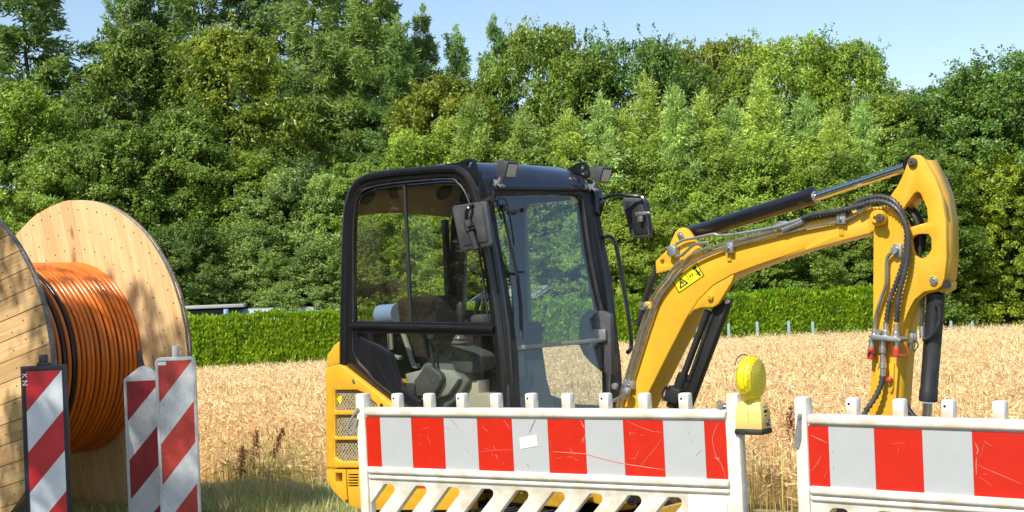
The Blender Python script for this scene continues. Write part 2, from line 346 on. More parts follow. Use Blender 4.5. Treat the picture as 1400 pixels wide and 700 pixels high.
def leafmat(name, base, dark, trans=0.35, rough=0.5, hv=0.06, scale=0.6):
    """leaf: object colour x patchy tone; thin, so light comes through"""
    m = bpy.data.materials.new(name); m.use_nodes = True; t = m.node_tree; t.nodes.clear(); L = t.links.new
    o = t.nodes.new('ShaderNodeOutputMaterial')
    oi = t.nodes.new('ShaderNodeObjectInfo'); tc = t.nodes.new('ShaderNodeTexCoord'); ge = t.nodes.new('ShaderNodeNewGeometry')
    n = t.nodes.new('ShaderNodeTexNoise'); n.inputs['Scale'].default_value = scale; n.inputs['Detail'].default_value = 4; L(tc.outputs['Object'], n.inputs['Vector'])
    cr = t.nodes.new('ShaderNodeValToRGB'); e = cr.color_ramp.elements; e[0].position = .35; e[0].color = (*dark, 1); e[1].position = .65; e[1].color = (*base, 1)
    L(n.outputs['Fac'], cr.inputs[0])
    mu = t.nodes.new('ShaderNodeMix'); mu.data_type = 'RGBA'; mu.blend_type = 'MULTIPLY'; mu.inputs['Factor'].default_value = 1
    L(cr.outputs[0], mu.inputs['A']); L(oi.outputs['Color'], mu.inputs['B'])
    hs = t.nodes.new('ShaderNodeHueSaturation'); L(mu.outputs['Result'], hs.inputs['Color'])
    mr = t.nodes.new('ShaderNodeMapRange'); mr.inputs[3].default_value = .55; mr.inputs[4].default_value = 1.45; L(ge.outputs['Random Per Island'], mr.inputs[0]); L(mr.outputs[0], hs.inputs['Value'])
    mh = t.nodes.new('ShaderNodeMapRange'); mh.inputs[3].default_value = .5 - hv / 2; mh.inputs[4].default_value = .5 + hv / 2
    wn = t.nodes.new('ShaderNodeTexWhiteNoise'); wn.noise_dimensions = '1D'; L(ge.outputs['Random Per Island'], wn.inputs['W']); L(wn.outputs[0], mh.inputs[0]); L(mh.outputs[0], hs.inputs['Hue'])
    pb = t.nodes.new('ShaderNodeBsdfPrincipled'); pb.inputs['Roughness'].default_value = rough; L(hs.outputs[0], pb.inputs['Base Color'])
    pb.inputs['Specular IOR Level'].default_value = .4
    tl = t.nodes.new('ShaderNodeBsdfTranslucent'); h2 = t.nodes.new('ShaderNodeHueSaturation'); h2.inputs['Hue'].default_value = .48; h2.inputs['Value'].default_value = 1.5; L(hs.outputs[0], h2.inputs['Color']); L(h2.outputs[0], tl.inputs[0])
    mx = t.nodes.new('ShaderNodeMixShader'); mx.inputs[0].default_value = trans; L(pb.outputs[0], mx.inputs[1]); L(tl.outputs[0], mx.inputs[2]); L(mx.outputs[0], o.inputs[0])
    return m
M['leaf'] = leafmat('leaves', (0.29, 0.375, 0.066), (0.125, 0.195, 0.036), .40, .33)
M['needle'] = leafmat('needles', (0.30, 0.40, 0.115), (0.16, 0.25, 0.075), .35, .5, .04)
M['hedge'] = leafmat('hedge_sprays', (0.28, 0.45, 0.014), (0.17, 0.32, 0.012), .35, .5, .05, 1.5)
M['wheat'] = leafmat('ripe_wheat', (0.88, 0.73, 0.43), (0.78, 0.62, 0.33), .35, .6, .02, .35)
M['grass'] = leafmat('grass_blades', (0.58, 0.52, 0.22), (0.28, 0.40, 0.15), .35, .5, .08, 3.0)
M['weed'] = leafmat('green_weeds', (0.58, 0.54, 0.15), (0.34, 0.40, 0.10), .35, .5, .06, 1.2)
M['hedge_shade_core'] = mat('hedge_shade_core', (0.012, 0.022, 0.006), 0.95)  # near-black green, the hedge's inner shade put into the colour

# ------------------------------------------------------------------ ground
def sstep(a, b, x):
    t = np.clip((x - a) / (b - a), 0, 1); return t * t * (3 - 2 * t)
def gz(x, y):
    x = np.asarray(x, float); y = np.asarray(y, float)
    dip = -0.12 * sstep(7.35, 8.1, y) * (1 - (1 - sstep(-2.0, -1.5, x)) * (1 - sstep(11.3, 12.0, y)))
    return dip - (1.18 - .22 * sstep(-8, 4, x)) * np.clip((y - 12.0) / 33.0, 0, 1)
def ground_sheet():
    xs = np.unique(np.concatenate([np.linspace(-12, 12, 121), np.linspace(-60, 60, 41), np.array([-1500, -600, -250, -120, 120, 250, 600, 1500])]))
    ys = np.unique(np.concatenate([np.linspace(2, 16, 71), np.linspace(16, 60, 23), np.array([-1500, -500, -200, -60, -20, -6, 90, 200, 500, 1500])]))
    X, Y = np.meshgrid(xs, ys); Z = gz(X, Y)
    nx, ny = len(xs), len(ys); idx = np.arange(nx * ny).reshape(ny, nx)
    fs = np.stack([idx[:-1, :-1], idx[:-1, 1:], idx[1:, 1:], idx[1:, :-1]], -1).reshape(-1, 4)
    me = bpy.data.meshes.new('ground'); me.from_pydata(np.stack([X, Y, Z], -1).reshape(-1, 3).tolist(), [], fs.tolist())
    me.polygons.foreach_set('use_smooth', [True] * len(me.polygons))
    m = bpy.data.materials.new('soil_and_stubble'); m.use_nodes = True; t = m.node_tree; L = t.links.new
    b = t.nodes['Principled BSDF']; b.inputs['Roughness'].default_value = .95
    ge = t.nodes.new('ShaderNodeNewGeometry'); sp = t.nodes.new('ShaderNodeSeparateXYZ'); L(ge.outputs['Position'], sp.inputs[0])
    n = t.nodes.new('ShaderNodeTexNoise'); n.inputs['Scale'].default_value = 6; n.inputs['Detail'].default_value = 8; L(ge.outputs['Position'], n.inputs['Vector'])
    c1 = t.nodes.new('ShaderNodeValToRGB'); e = c1.color_ramp.elements; e[0].color = (.07, .09, .025, 1); e[1].color = (.26, .21, .10, 1); e[0].position = .35; e[1].position = .7; L(n.outputs['Fac'], c1.inputs[0])
    c2 = t.nodes.new('ShaderNodeValToRGB'); e = c2.color_ramp.elements; e[0].color = (.30, .20, .085, 1); e[1].color = (.50, .35, .15, 1); e[0].position = .3; e[1].position = .7; L(n.outputs['Fac'], c2.inputs[0])
    mr = t.nodes.new('ShaderNodeMapRange'); mr.inputs[1].default_value = 9.9; mr.inputs[2].default_value = 11.5; L(sp.outputs['Y'], mr.inputs[0])
    m3 = t.nodes.new('ShaderNodeMapRange'); m3.inputs[1].default_value = 45; m3.inputs[2].default_value = 48; m3.inputs[3].default_value = 1; m3.inputs[4].default_value = 0; L(sp.outputs['Y'], m3.inputs[0])
    mm = t.nodes.new('ShaderNodeMath'); mm.operation = 'MULTIPLY'; L(mr.outputs[0], mm.inputs[0]); L(m3.outputs[0], mm.inputs[1])
    mx = t.nodes.new('ShaderNodeMix'); mx.data_type = 'RGBA'; L(mm.outputs[0], mx.inputs['Factor']); L(c1.outputs[0], mx.inputs['A']); L(c2.outputs[0], mx.inputs['B']); L(mx.outputs['Result'], b.inputs['Base Color'])
    bn = t.nodes.new('ShaderNodeBump'); bn.inputs['Strength'].default_value = .6; bn.inputs['Distance'].default_value = .05; L(n.outputs['Fac'], bn.inputs['Height']); L(bn.outputs[0], b.inputs['Normal'])
    me.materials.append(m); o = bpy.data.objects.new('ground', me); COL.link(o); tag(o, kind='structure')
ground_sheet()
mb = MB(); mb.add([(-400, -4, .012), (400, -4, .012), (400, 4.6, .012), (-400, 4.6, .012)], [(0, 1, 2, 3)])
tag(mb.build('road', M['asphalt']), kind='structure')

# ------------------------------------------------------------------ plant meshes (numpy)
def np_mesh(name, V, Fq, mats, mi=None, smooth=False):
    V = np.asarray(V, np.float32).reshape(-1, 3); Fq = np.asarray(Fq, np.int32); k = Fq.shape[1]
    me = bpy.data.meshes.new(name); me.vertices.add(len(V)); me.vertices.foreach_set('co', V.ravel())
    me.loops.add(Fq.size); me.loops.foreach_set('vertex_index', Fq.ravel())
    me.polygons.add(len(Fq)); me.polygons.foreach_set('loop_start', np.arange(0, Fq.size, k, dtype=np.int32))
    if mi is not None: me.polygons.foreach_set('material_index', np.asarray(mi, np.int32))
    for m in mats: me.materials.append(m)
    me.update(calc_edges=True); me.validate(); return me
def unit(a): return a / np.maximum(np.linalg.norm(a, axis=-1, keepdims=True), 1e-9)
def diamonds(base, axis, side, nor, length, width, fold=.25):
    """folded leaf of four vertices: base, right, tip, left"""
    l = length[:, None]; w_ = width[:, None]
    mid = base + axis * l * .5
    a = base; c = base + axis * l - nor * l * .12
    b = mid + side * w_ * .5 + nor * w_ * fold; d = mid - side * w_ * .5 + nor * w_ * fold
    V = np.stack([a, b, c, d], 1).reshape(-1, 3); i = np.arange(len(base)) * 4
    F = np.concatenate([np.stack([i, i + 1, i + 2], 1), np.stack([i, i + 2, i + 3], 1)])
    return V, F
def rand_dirs(rng, n): return unit(rng.normal(size=(n, 3)))
def leaves(rng, P, out, size, updir=.5, aspect=.55):
    n = len(P)
    nor = unit(out * .6 + np.array([0, 0, 1.]) * updir + rand_dirs(rng, n) * .85)
    ax = unit(np.cross(nor, rand_dirs(rng, n))); ax = unit(ax + np.array([0, 0, -.35]))
    sd = unit(np.cross(ax, nor)); nr = np.cross(sd, ax) * -1
    L = size * rng.uniform(.7, 1.3, n)
    return diamonds(P, ax, sd, nr, L, L * aspect * rng.uniform(.8, 1.2, n))
def broadleaf(name, seed, H, W, nclump, nleaf, size, prof, base=.04, spike=0.0, mat_='leaf'):
    rng = np.random.default_rng(seed); Ps = []; Os = []
    lob = rng.uniform(.72, 1.12, 9); ph = rng.uniform(0, 6.28)
    for _ in range(nclump):
        u = base + (1 - base) * rng.uniform() ** .9
        a = rng.uniform(0, 2 * np.pi)
        e = np.interp(u, prof[0], prof[1]) * W / 2
        k = (a + ph) / (2 * np.pi) * 9 % 9; e *= lob[int(k)] * (1 - k % 1) + lob[(int(k) + 1) % 9] * (k % 1)
        e *= 1 + .22 * np.sin(u * 17 + a * 2 + ph)
        rr = e * (rng.uniform(.25, 1) ** .5)
        c = np.array([rr * np.cos(a), rr * np.sin(a), u * H + spike * rng.uniform() * (u > .8)])
        s = rng.uniform(.26, .62) * W / 6.5
        n = int(nleaf * rng.uniform(.6, 1.4))
        d = rand_dirs(rng, n); r_ = rng.uniform(.35, 1, n) ** .45
        tilt = rng.uniform(-.35, .1)
        p = d * r_[:, None] * np.array([s, s, s * .62]); p[:, 2] += tilt * (p[:, 0] * np.cos(a) + p[:, 1] * np.sin(a))
        Ps.append(c + p); o = unit(np.array([np.cos(a), np.sin(a), .5]) * .8 + d); Os.append(o)
    for _ in range(int(nclump * .55)):                      # sprigs that break the outline
        u = base + (1 - base) * rng.uniform() ** .55; a = rng.uniform(0, 2 * np.pi); e = np.interp(u, prof[0], prof[1]) * W / 2
        k = (a + ph) / (2 * np.pi) * 9 % 9; e *= lob[int(k)] * (1 - k % 1) + lob[(int(k) + 1) % 9] * (k % 1); e *= 1 + .22 * np.sin(u * 17 + a * 2 + ph)
        d = unit(np.array([np.cos(a), np.sin(a), rng.uniform(-.1, .7) + 1.6 * (u > .75) * rng.uniform()])); c = np.array([np.cos(a) * e * .85, np.sin(a) * e * .85, u * H]); n = int(nleaf * .30); l = rng.uniform(.5, 1.25) * W / 6.5
        t = rng.uniform(0, 1, n); q = c + d * (t * l)[:, None] + rng.normal(size=(n, 3)) * (.10 * (1.15 - t))[:, None] * np.array([1, 1, .7]) * W / 6.5; Ps.append(q); Os.append(np.tile(d, (n, 1)))
    P = np.concatenate(Ps); O_ = np.concatenate(Os)
    V, F = leaves(rng, P, O_, size); return np_mesh(name, V, F, [M[mat_]])
def larch(name, seed, H, W, step, nt_, size, droop=.5, sparse=1.0):
    rng = np.random.default_rng(seed); B = []; A = []
    z = H * .06
    wood_paths = []
    while z < H * .985:
        u = z / H; L = W / 2 * (1 - u) ** .75 * rng.uniform(.65, 1.2) + .18
        if u < .2: L *= .6 + 2 * u
        for _ in range(rng.integers(2, 5)):
            a = rng.uniform(0, 2 * np.pi); l = L * rng.uniform(.6, 1.15); dirh = np.array([np.cos(a), np.sin(a), 0]); sideh = np.array([-np.sin(a), np.cos(a), 0])
            rise = rng.uniform(.1, .55) * (1 if u > .6 else .5); dr = droop * rng.uniform(.6, 1.3)
            n = max(5, int(nt_ * l / 1.5 * sparse))
            t = rng.uniform(.12, 1, n) ** .8
            q = dirh * (t * l)[:, None]; q[:, 2] = z + l * (rise * t - dr * t ** 2 * .75 + .22 * t ** 4)
            spread = (.30 * (1 - t) + .07) * l * .6
            q += sideh * (rng.normal(size=n) * spread)[:, None]; q[:, 2] -= np.abs(rng.normal(size=n)) * .16 * (.5 + l * .35)
            B.append(q); A.append(np.tile(dirh, (n, 1)))
            wood_paths.append((z, dirh, l, rise, dr))
        z += step * rng.uniform(.7, 1.3)
    n = 40; B.append(np.stack([rng.normal(size=n) * .05, rng.normal(size=n) * .05, H * (.93 + .08 * rng.uniform(size=n))], 1)); A.append(np.tile([0, 0, 1.], (n, 1)))
    P = np.concatenate(B); A = np.concatenate(A); k = 5
    P = np.repeat(P, k, 0) + rng.normal(size=(len(P) * k, 3)) * .07; A = np.repeat(A, k, 0); n = len(P)
    ax = unit(A * .9 + np.array([0, 0, .05]) + rand_dirs(rng, n) * .85)
    sd = unit(np.cross(ax, rand_dirs(rng, n))); nr = np.cross(sd, ax)
    L = size * rng.uniform(.7, 1.3, n); V, F = diamonds(P, ax, sd, nr, L, L * .24, .1)
    return np_mesh(name, V, F, [M['needle']]), wood_paths
def trunk_mesh(name, seed, H, r0, limbs=7, spread=.35, start=.25, up=1.0):
    rng = np.random.default_rng(seed + 99); mb = MB(); n = 9
    pts = [Vector((rng.normal() * .05 * i / 2, rng.normal() * .05 * i / 2, -.3 + (H * .93 + .3) * i / (n - 1))) for i in range(n)]
    mb.tube(pts, [max(.02, r0 * (1.25 if i == 0 else 1) * (1 - .93 * i / (n - 1))) for i in range(n)], 7)
    for j in range(limbs):
        u = start + (0.9 - start) * (j + rng.uniform()) / limbs; a = rng.uniform(0, 6.28); l = H * spread * (1.1 - u) * rng.uniform(.7, 1.2)
        k = min(n - 2, int(u * (n - 1))); p = pts[k].lerp(pts[k + 1], u * (n - 1) - k); d = Vector((math.cos(a), math.sin(a), 0))
        q = [p, p + d * l * .4 + Vector((0, 0, l * .22 * up)), p + d * l * .75 + Vector((0, 0, l * .55 * up)), p + d * l + Vector((0, 0, l * .8 * up))]
        rr = r0 * .42 * (1.1 - u); mb.tube(q, [rr, rr * .7, rr * .45, .012], 5)
    me = mb.mesh(name, 0, 60); me.materials.append(M['bark']); return me
PR_col = ([0, .1, .35, .6, .8, .93, 1], [.75, .95, 1, .92, .72, .45, .15])
PR_dome = ([0, .15, .4, .65, .85, 1], [.55, .85, 1, .95, .7, .25])
PR_cone = ([0, .1, .3, .6, .85, 1], [.8, 1, .92, .6, .3, .06])
PR_oak = ([0, .2, .45, .7, .88, 1], [.5, .9, 1, 1, .8, .4])
T = {}     # kind -> (trunk mesh, crown mesh, height, name)
def reg(k, trunk, crown, H):
    z = np.empty(len(crown.vertices) * 3, np.float32); crown.vertices.foreach_get('co', z)
    T[k] = (trunk, crown, float(np.sort(z[2::3])[-40]))          # true height of the crown
for i in range(3):
    reg('broad%d' % i, trunk_mesh('trunk', 10 + i, 10, .2), broadleaf('crown', 20 + i, 10, 6.2, 400, 130, .150, PR_col, spike=.5), 10)
for i in range(2):
    reg('oak%d' % i, trunk_mesh('trunk', 30 + i, 11, .26, 9, .45), broadleaf('crown', 40 + i, 11, 8.5, 430, 135, .160, PR_oak, base=.1, spike=.6), 11)
PR_sh = [([0, .12, .4, .6, .8, 1], [.7, .95, 1, .8, .5, .12]), ([0, .12, .45, .7, .88, 1], [.6, .9, 1, .95, .7, .25]), ([0, .1, .3, .55, .8, 1], [.8, 1, .9, .65, .42, .1])]
for i in range(3):
    reg('shrub%d' % i, trunk_mesh('stem', 50 + i, 7, .09, 8, .4, .05), broadleaf('foliage', 60 + i, 7.6, 5.2, 420, 130, .118, PR_sh[i], base=.02, spike=.7), 7.6)
for i in range(3):
    cm, paths = larch('crown', 70 + i, 14, 6.6 + .5 * i, .25, 62, .23, .5)
    tm = trunk_mesh('trunk', 80 + i, 14, .17, 0)
    mbb = MB(); rng_ = np.random.default_rng(i)
    for (z, dh, l, ri, dr) in paths[::2]:
        d = Vector(dh); mbb.tube([Vector((0, 0, z)) + d * (t_ * l) + Vector((0, 0, l * (ri * t_ - dr * t_ ** 2 * .75 + .22 * t_ ** 4))) for t_ in (0, .4, .8)], [.035, .02, .008], 4, caps=False)
    bl = mbb.mesh('limbs', 0, 60); bl.materials.append(M['bark'])
    bm = bmesh.new(); bm.from_mesh(tm); bm.from_mesh(bl); bm.to_mesh(tm); bm.free(); bpy.data.meshes.remove(bl)
    reg('larch%d' % i, tm, cm, 14)
for i in range(2):
    cm, paths = larch('crown', 90 + i, 7, 3.4, .14, 60, .15, .12)
    reg('young%d' % i, trunk_mesh('trunk', 95 + i, 7, .07, 0), cm, 7)
TNAME = {'broad': 'broadleaf_tree', 'oak': 'oak_tree', 'shrub': 'shrub', 'larch': 'larch_tree', 'young': 'young_larch_tree'}
used_parts = {}
def plant(kind, px, py, Y, wide, tint, label, cat, group, seed=0, lean=0.0):
    """px, py: where the tip stands in the view; Y: distance; wide: width factor"""
    p = at(px, py, Y); g = float(gz(p.x, Y)); H = p.z - g
    tm, cm, h0 = T[kind]; s = H / h0
    rng = random.Random(seed * 131 + int(px) * 7 + int(Y * 10))
    base = ''.join(c for c in kind if c.isalpha())
    o = empty(TNAME[base], (p.x, Y, g), rng.uniform(0, 6.28), label, cat, group)
    sx = s * .35 + .65 if s < 1.6 else s
    o.scale = (wide * sx, wide * sx, s); 
    if lean: o.rotation_euler = (0, lean, 0)
    t = bpy.data.objects.new('trunk' if base != 'shrub' else 'stem', tm); COL.link(t); t.parent = o
    c = bpy.data.objects.new('crown' if base != 'shrub' else 'foliage', cm); COL.link(c); c.parent = o
    v = rng.uniform(.92, 1.08); c.color = (tint[0] * v, tint[1] * v, tint[2] * v, 1)
    return o
DK = (.62, .72, .85); MID = (.85, .92, .8); OL = (1.02, 1.0, .62); BR = (1.25, 1.25, .9); GY = (1.05, 1.12, 1.45); YG = (1.3, 1.25, .6); BLU = (.9, .98, .92); LP = (1.75, 1.62, 1.15); LG = (1.55, 1.6, 1.55)
FG = 'trees of the wood edge behind the field'; SG = 'shrubs growing in front of the wood'
trees = [
 # kind, px, py, Y, wide, tint, label, cat
 ('larch2', 172, -70, 71, .85, (.85, .95, .75), 'larch right of the narrow sky gap at upper left', 'tree'),
 ('larch0', 34, -115, 67, 1.4, (.80, .88, .70), 'tall dark larch filling the upper left corner above the cable drum', 'tree'),
 ('larch1', -70, -60, 62, 1.2, (.85, .9, .65), 'dark larch at the left edge of the photo, partly cut off', 'tree'),
 ('larch2', 205, -105, 72, 1.1, BLU, 'blue-green larch rising behind the dark column-like trees over the drum', 'tree'),
 ('larch1', 330, -90, 71, 1.1, BLU, 'blue-green larch between the olive broadleaf tree and the tallest larch group', 'tree'),
 ('larch0', 425, -110, 66, 1.15, (.98, 1.0, .85), 'tall drooping larch left of the cab, its tip above the photo', 'tree'),
 ('larch2', 508, -120, 65, 1.2, (.95, 1.0, .8), 'tall drooping larch above the rear of the cab', 'tree'),
 ('larch0', 268, -95, 69, 1.1, (.85, .92, .75), 'dark larch filling the gap behind the dark round-topped broadleaf tree', 'tree'),
 ('larch0', 465, -110, 70, 1.1, (.9, 1.0, .85), 'far larch between the two drooping ones left of the cab', 'tree'),
 ('larch2', 140, 75, 68, .8, (.7, .9, .75), 'shorter larch under the sky gap at upper left', 'tree'),
 ('larch1', 385, -90, 75, 1.0, BLU, 'far larch seen between the two tallest larches', 'tree'),
 ('larch1', 577, 8, 68, .78, (1.0, 1.05, .85), 'slender pointed larch spire against the sky above the cab roof', 'tree'),
 ('larch0', 622, 36, 68, .8, (.95, 1.08, .8), 'short pointed larch second to the right of the slender spire', 'tree'),
 ('larch2', 676, 22, 67, .7, (.85, 1.05, .9), 'leaning larch with a ragged tip beside the small sky notch', 'tree'),
 ('larch0', 543, 22, 63, .95, (.85, 1.0, .85), 'mid-height larch in front of the spires above the cab', 'tree'),
 ('broad0', 190, 22, 61, 1.05, (.7, .78, .62), 'dark tall broadleaf tree with rounded top above the drum', 'tree'),
 ('broad1', 310, 28, 60, 1.05, OL, 'olive-green tall broadleaf tree right of the dark round-topped one', 'tree'),
 ('broad2', 115, 120, 62, 1.0, DK, 'dark broadleaf tree under the sky gap at upper left', 'tree'),
 ('broad1', 20, 105, 57, .95, (1.05, 1.18, .75), 'light green bushy tree at the left edge behind the drum', 'tree'),
 ('broad0', 75, 190, 55, .85, (.85, .95, .7), 'medium green tree just above the left drum flange', 'tree'),
 ('broad2', 165, 165, 56, .95, (.72, .85, .7), 'dark green tree just above the right drum flange', 'tree'),
 ('broad0', 250, 140, 57, .9, (.75, .88, .68), 'dark green tree between the drum and the olive broadleaf tree', 'tree'),
 ('broad1', 340, 200, 57, .9, (.82, .9, .6), 'mid green tree above the left stretch of hedge', 'tree'),
 ('broad2', 410, 215, 57, .9, (.6, .75, .85), 'dark-tinted tree under the tallest larch left of the cab', 'tree'),
 ('broad0', 480, 232, 57, .9, (.6, .75, .8), 'dark-tinted tree behind the rear corner of the cab roof', 'tree'),
 ('broad2', 600, 100, 59, 1.0, (1.0, .92, .55), 'olive dark broadleaf tree above the work lights', 'tree'),
 ('oak0', 735, 30, 67, .72, (.95, 1.02, .7), 'ragged-topped tree right of the small sky notch', 'tree'),
 ('broad1', 790, 62, 65, .85, (.9, 1.0, .75), 'dense green tree between the ragged one and the dark round one', 'tree'),
 ('oak1', 862, 42, 66, .8, (.62, .82, .75), 'dark green round tree above the left mirror', 'tree'),
 ('broad0', 925, 60, 68, .85, (.95, .9, .6), 'brownish green tree right of the dark round one', 'tree'),
 ('oak0', 980, 52, 68, .75, (1.05, .95, .6), 'olive-brown tree in the middle of the skyline', 'tree'),
 ('oak1', 1075, 42, 66, .85, (1.25, 1.3, .75), 'big bright green tree with loose crown on the skyline above the boom', 'tree'),
 ('oak0', 1145, 55, 66, .72, (1.15, 1.25, .8), 'loose crowned green tree next to the sky gap on the right', 'tree'),
 ('broad2', 1020, 90, 64, .9, (.9, .95, .6), 'mid green tree filling in below the skyline over the boom', 'tree'),
 ('broad1', 1215, 122, 60, .95, (1.05, 1.12, .85), 'green round tree above the arm under the right sky gap', 'tree'),
 ('broad0', 1165, 135, 61, .9, (1.1, 1.15, .85), 'green tree left of the one above the arm', 'tree'),
 ('broad2', 1268, 118, 60, .85, (.8, .95, .8), 'green tree right behind the top of the arm', 'tree'),
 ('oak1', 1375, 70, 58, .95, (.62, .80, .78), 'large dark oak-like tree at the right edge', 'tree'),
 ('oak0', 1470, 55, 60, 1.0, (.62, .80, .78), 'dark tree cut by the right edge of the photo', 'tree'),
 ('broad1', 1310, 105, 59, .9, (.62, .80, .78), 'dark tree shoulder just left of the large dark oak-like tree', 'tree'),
 ('broad0', 1370, 205, 55.5, .8, YG, 'yellow-green sunlit front of the dark oak at the right edge, light tinted in', 'tree'),  # sunny front of the oak as an added tree, light put into tint
 ('broad2', 1305, 235, 56, .7, (1.15, 1.15, .6), 'yellow-green tree right beside the arm', 'tree'),
 ('broad2', 1440, 230, 56, .85, YG, 'yellow-green tree cut by the right edge of the photo', 'tree'),
]
for i, (px, py, tl) in enumerate([(820, 128, LG), (850, 150, LP), (880, 100, LP), (922, 118, LG), (962, 122, LP), (1000, 138, LG), (1038, 98, LP), (1060, 132, LG), (1100, 128, LG), (1140, 150, LP), (1180, 140, LG), (775, 150, LP), (715, 150, (1.2, 1.2, 1.0)), (645, 130, (1.2, 1.2, .9))]):
    trees.append(('young%d' % (i % 2), px, py, 54.2 + (i % 3) * .5, 1.0, tl, 'young larch %d', 'tree'))

shr = [('shrub0', 345, 300, 53, .95, GY), ('shrub1', 395, 235, 55, .95, GY), ('shrub2', 445, 250, 54, 1.0, GY), ('shrub0', 430, 330, 52, .8, GY), ('shrub2', 375, 345, 51.5, .8, (.9, 1.0, 1.0)),
       ('shrub1', 500, 215, 55, 1.0, (1.2, 1.3, 1.0)), ('shrub0', 560, 195, 55, 1.0, (1.3, 1.35, .9)), ('shrub2', 615, 175, 56, 1.0, (1.25, 1.25, .8)), ('shrub1', 530, 265, 53, .9, (1.1, 1.2, 1.0)),
       ('shrub0', 670, 190, 55, 1.0, BR), ('shrub1', 725, 190, 55, 1.0, BR), ('shrub2', 775, 205, 54.5, 1.0, (1.3, 1.4, .9)), ('shrub0', 830, 190, 55, 1.0, BR), ('shrub2', 880, 205, 54, 1.0, (1.3, 1.35, 1.0)),
       ('shrub1', 930, 195, 55, 1.0, (1.3, 1.4, 1.1)), ('shrub0', 985, 190, 54.5, 1.0, BR), ('shrub2', 1040, 200, 54, 1.0, (1.2, 1.3, 1.0)), ('shrub1', 1090, 190, 55, 1.0, (1.3, 1.35, .9)), ('shrub0', 1140, 200, 54.5, 1.0, (1.2, 1.3, 1.0)),
       ('shrub2', 1195, 180, 55, 1.0, (1.1, 1.2, .95)), ('shrub1', 1245, 200, 55, 1.0, (1.0, 1.12, .85)), ('shrub0', 700, 280, 52.5, .9, BR), ('shrub2', 790, 290, 52.3, .9, (1.3, 1.4, .85)), ('shrub1', 860, 280, 52.5, .9, BR),
       ('shrub0', 915, 290, 52.3, .9, (1.35, 1.4, .8)), ('shrub2', 1090, 310, 52.3, .9, (.9, 1.1, 1.0)), ('shrub1', 1030, 300, 52.5, .9, (1.0, 1.15, .9)), ('shrub0', 1150, 300, 52.5, .9, (.95, 1.0, .8)), ('shrub2', 610, 290, 52.5, .9, BR), ('shrub1', 560, 310, 52, .9, (1.1, 1.25, .9)),
       ('shrub2', 490, 310, 52.3, .9, GY), ('shrub0', 300, 320, 53, .9, (.75, .85, .8)), ('shrub1', 250, 300, 53, .9, (.6, .72, .7)), ('shrub2', 1215, 300, 53, .9, (.8, .95, .8)), ('shrub1', 640, 240, 53.5, 1.0, BR), ('shrub0', 960, 240, 53.5, 1.0, (1.3, 1.4, 1.0))]
LAND = [(265, 'beside the drum flange'), (310, 'over the little shed'), (345, 'over the left end of the polytunnel'), (385, 'over the polytunnel'), (440, 'just left of the cab'), (495, 'behind the rear corner of the cab roof'), (560, 'behind the rear half of the cab roof'),
        (612, 'behind the middle of the cab'), (655, 'behind the near work light'), (700, 'behind the cab roof front'), (745, 'behind the windscreen'), (790, 'behind the far lifting bracket'), (830, 'behind the far work light'), (870, 'behind the far mirror'), (920, 'behind the boom lug'), (960, 'over the lower end of the stick cylinder'),
        (1000, 'over the boom bend'), (1045, 'over the middle of the stick cylinder'), (1095, 'over the cylinder barrel end'), (1145, 'over the chrome rod'), (1195, 'left of the arm top'), (1250, 'behind the arm')]
def near(px): return min(LAND, key=lambda q: abs(q[0] - px))[1]
seen = set()
def fresh(lab, alts):
    for a_ in alts:
        if lab % a_ not in seen: seen.add(lab % a_); return lab % a_
    return lab % alts[-1]
rj = random.Random(4)
for k_, px, py, Y, wd, tl in shr:
    tone = 'grey-green' if tl == GY else 'dark green' if tl[0] < .95 else 'bright green'
    lab = fresh('%s %s leafy shrub ' + near(px) + '' if False else tone + ' %s shrub ' + near(px), ['tall' if py < 225 else 'low', 'broad', 'dense'])
    dj = rj.uniform(-.12, .12)
    plant(k_, px, py + rj.uniform(-22, 22) * (py < 260), Y + rj.uniform(-1, .6), wd * rj.uniform(.85, 1.15), tuple(c * (1 + dj) for c in tl), lab, 'shrub', 'shrubs in front of the wood')
for tr in trees:
    yg = tr[0].startswith('young')
    if yg:
        tone = 'pale yellow-green' if tr[5] == LP else 'pale grey-green' if tr[5] == LG else 'light green'
        tr = tr[:6] + (fresh(tone + ' feathery young larch %s shrubs ' + near(tr[1]), ['rising above', 'peeping over', 'between']),) + tr[7:]
    plant(*tr, group=FG if not yg else 'pale young larches')
# trees beside the road, left of and behind the camera: they dapple the cable drum
def roadside(kind, x, y, sx, sz, rot, label):
    tm, cm, h0 = T[kind]; o = empty('roadside_tree', (x, y, 0), rot, label, 'tree'); o.scale = (sx, sx, sz)
    for nm, me in (('trunk', tm), ('crown', cm)):
        c = bpy.data.objects.new(nm, me); COL.link(c); c.parent = o; c.color = (.9, .95, .8, 1)
for q, (x, y, k_, sx, sz) in enumerate([(-11.5, 4.5, 'broad1', .8, .8), (-13, 8, 'broad2', .9, .95), (-12.5, 11.5, 'oak1', .7, .8), (-15, 15, 'broad0', .9, .95), (-15, 1, 'oak0', .8, .85)]):
    roadside(k_, x, y, sx, sz, q * 1.3, 'roadside tree number %s left of the view, mirrored in the cab glass' % ('one', 'two', 'three', 'four', 'five')[q] if False else ('roadside tree left of the view, %s along the road' % ('second', 'third', 'fourth', 'farthest', 'nearest')[q]))
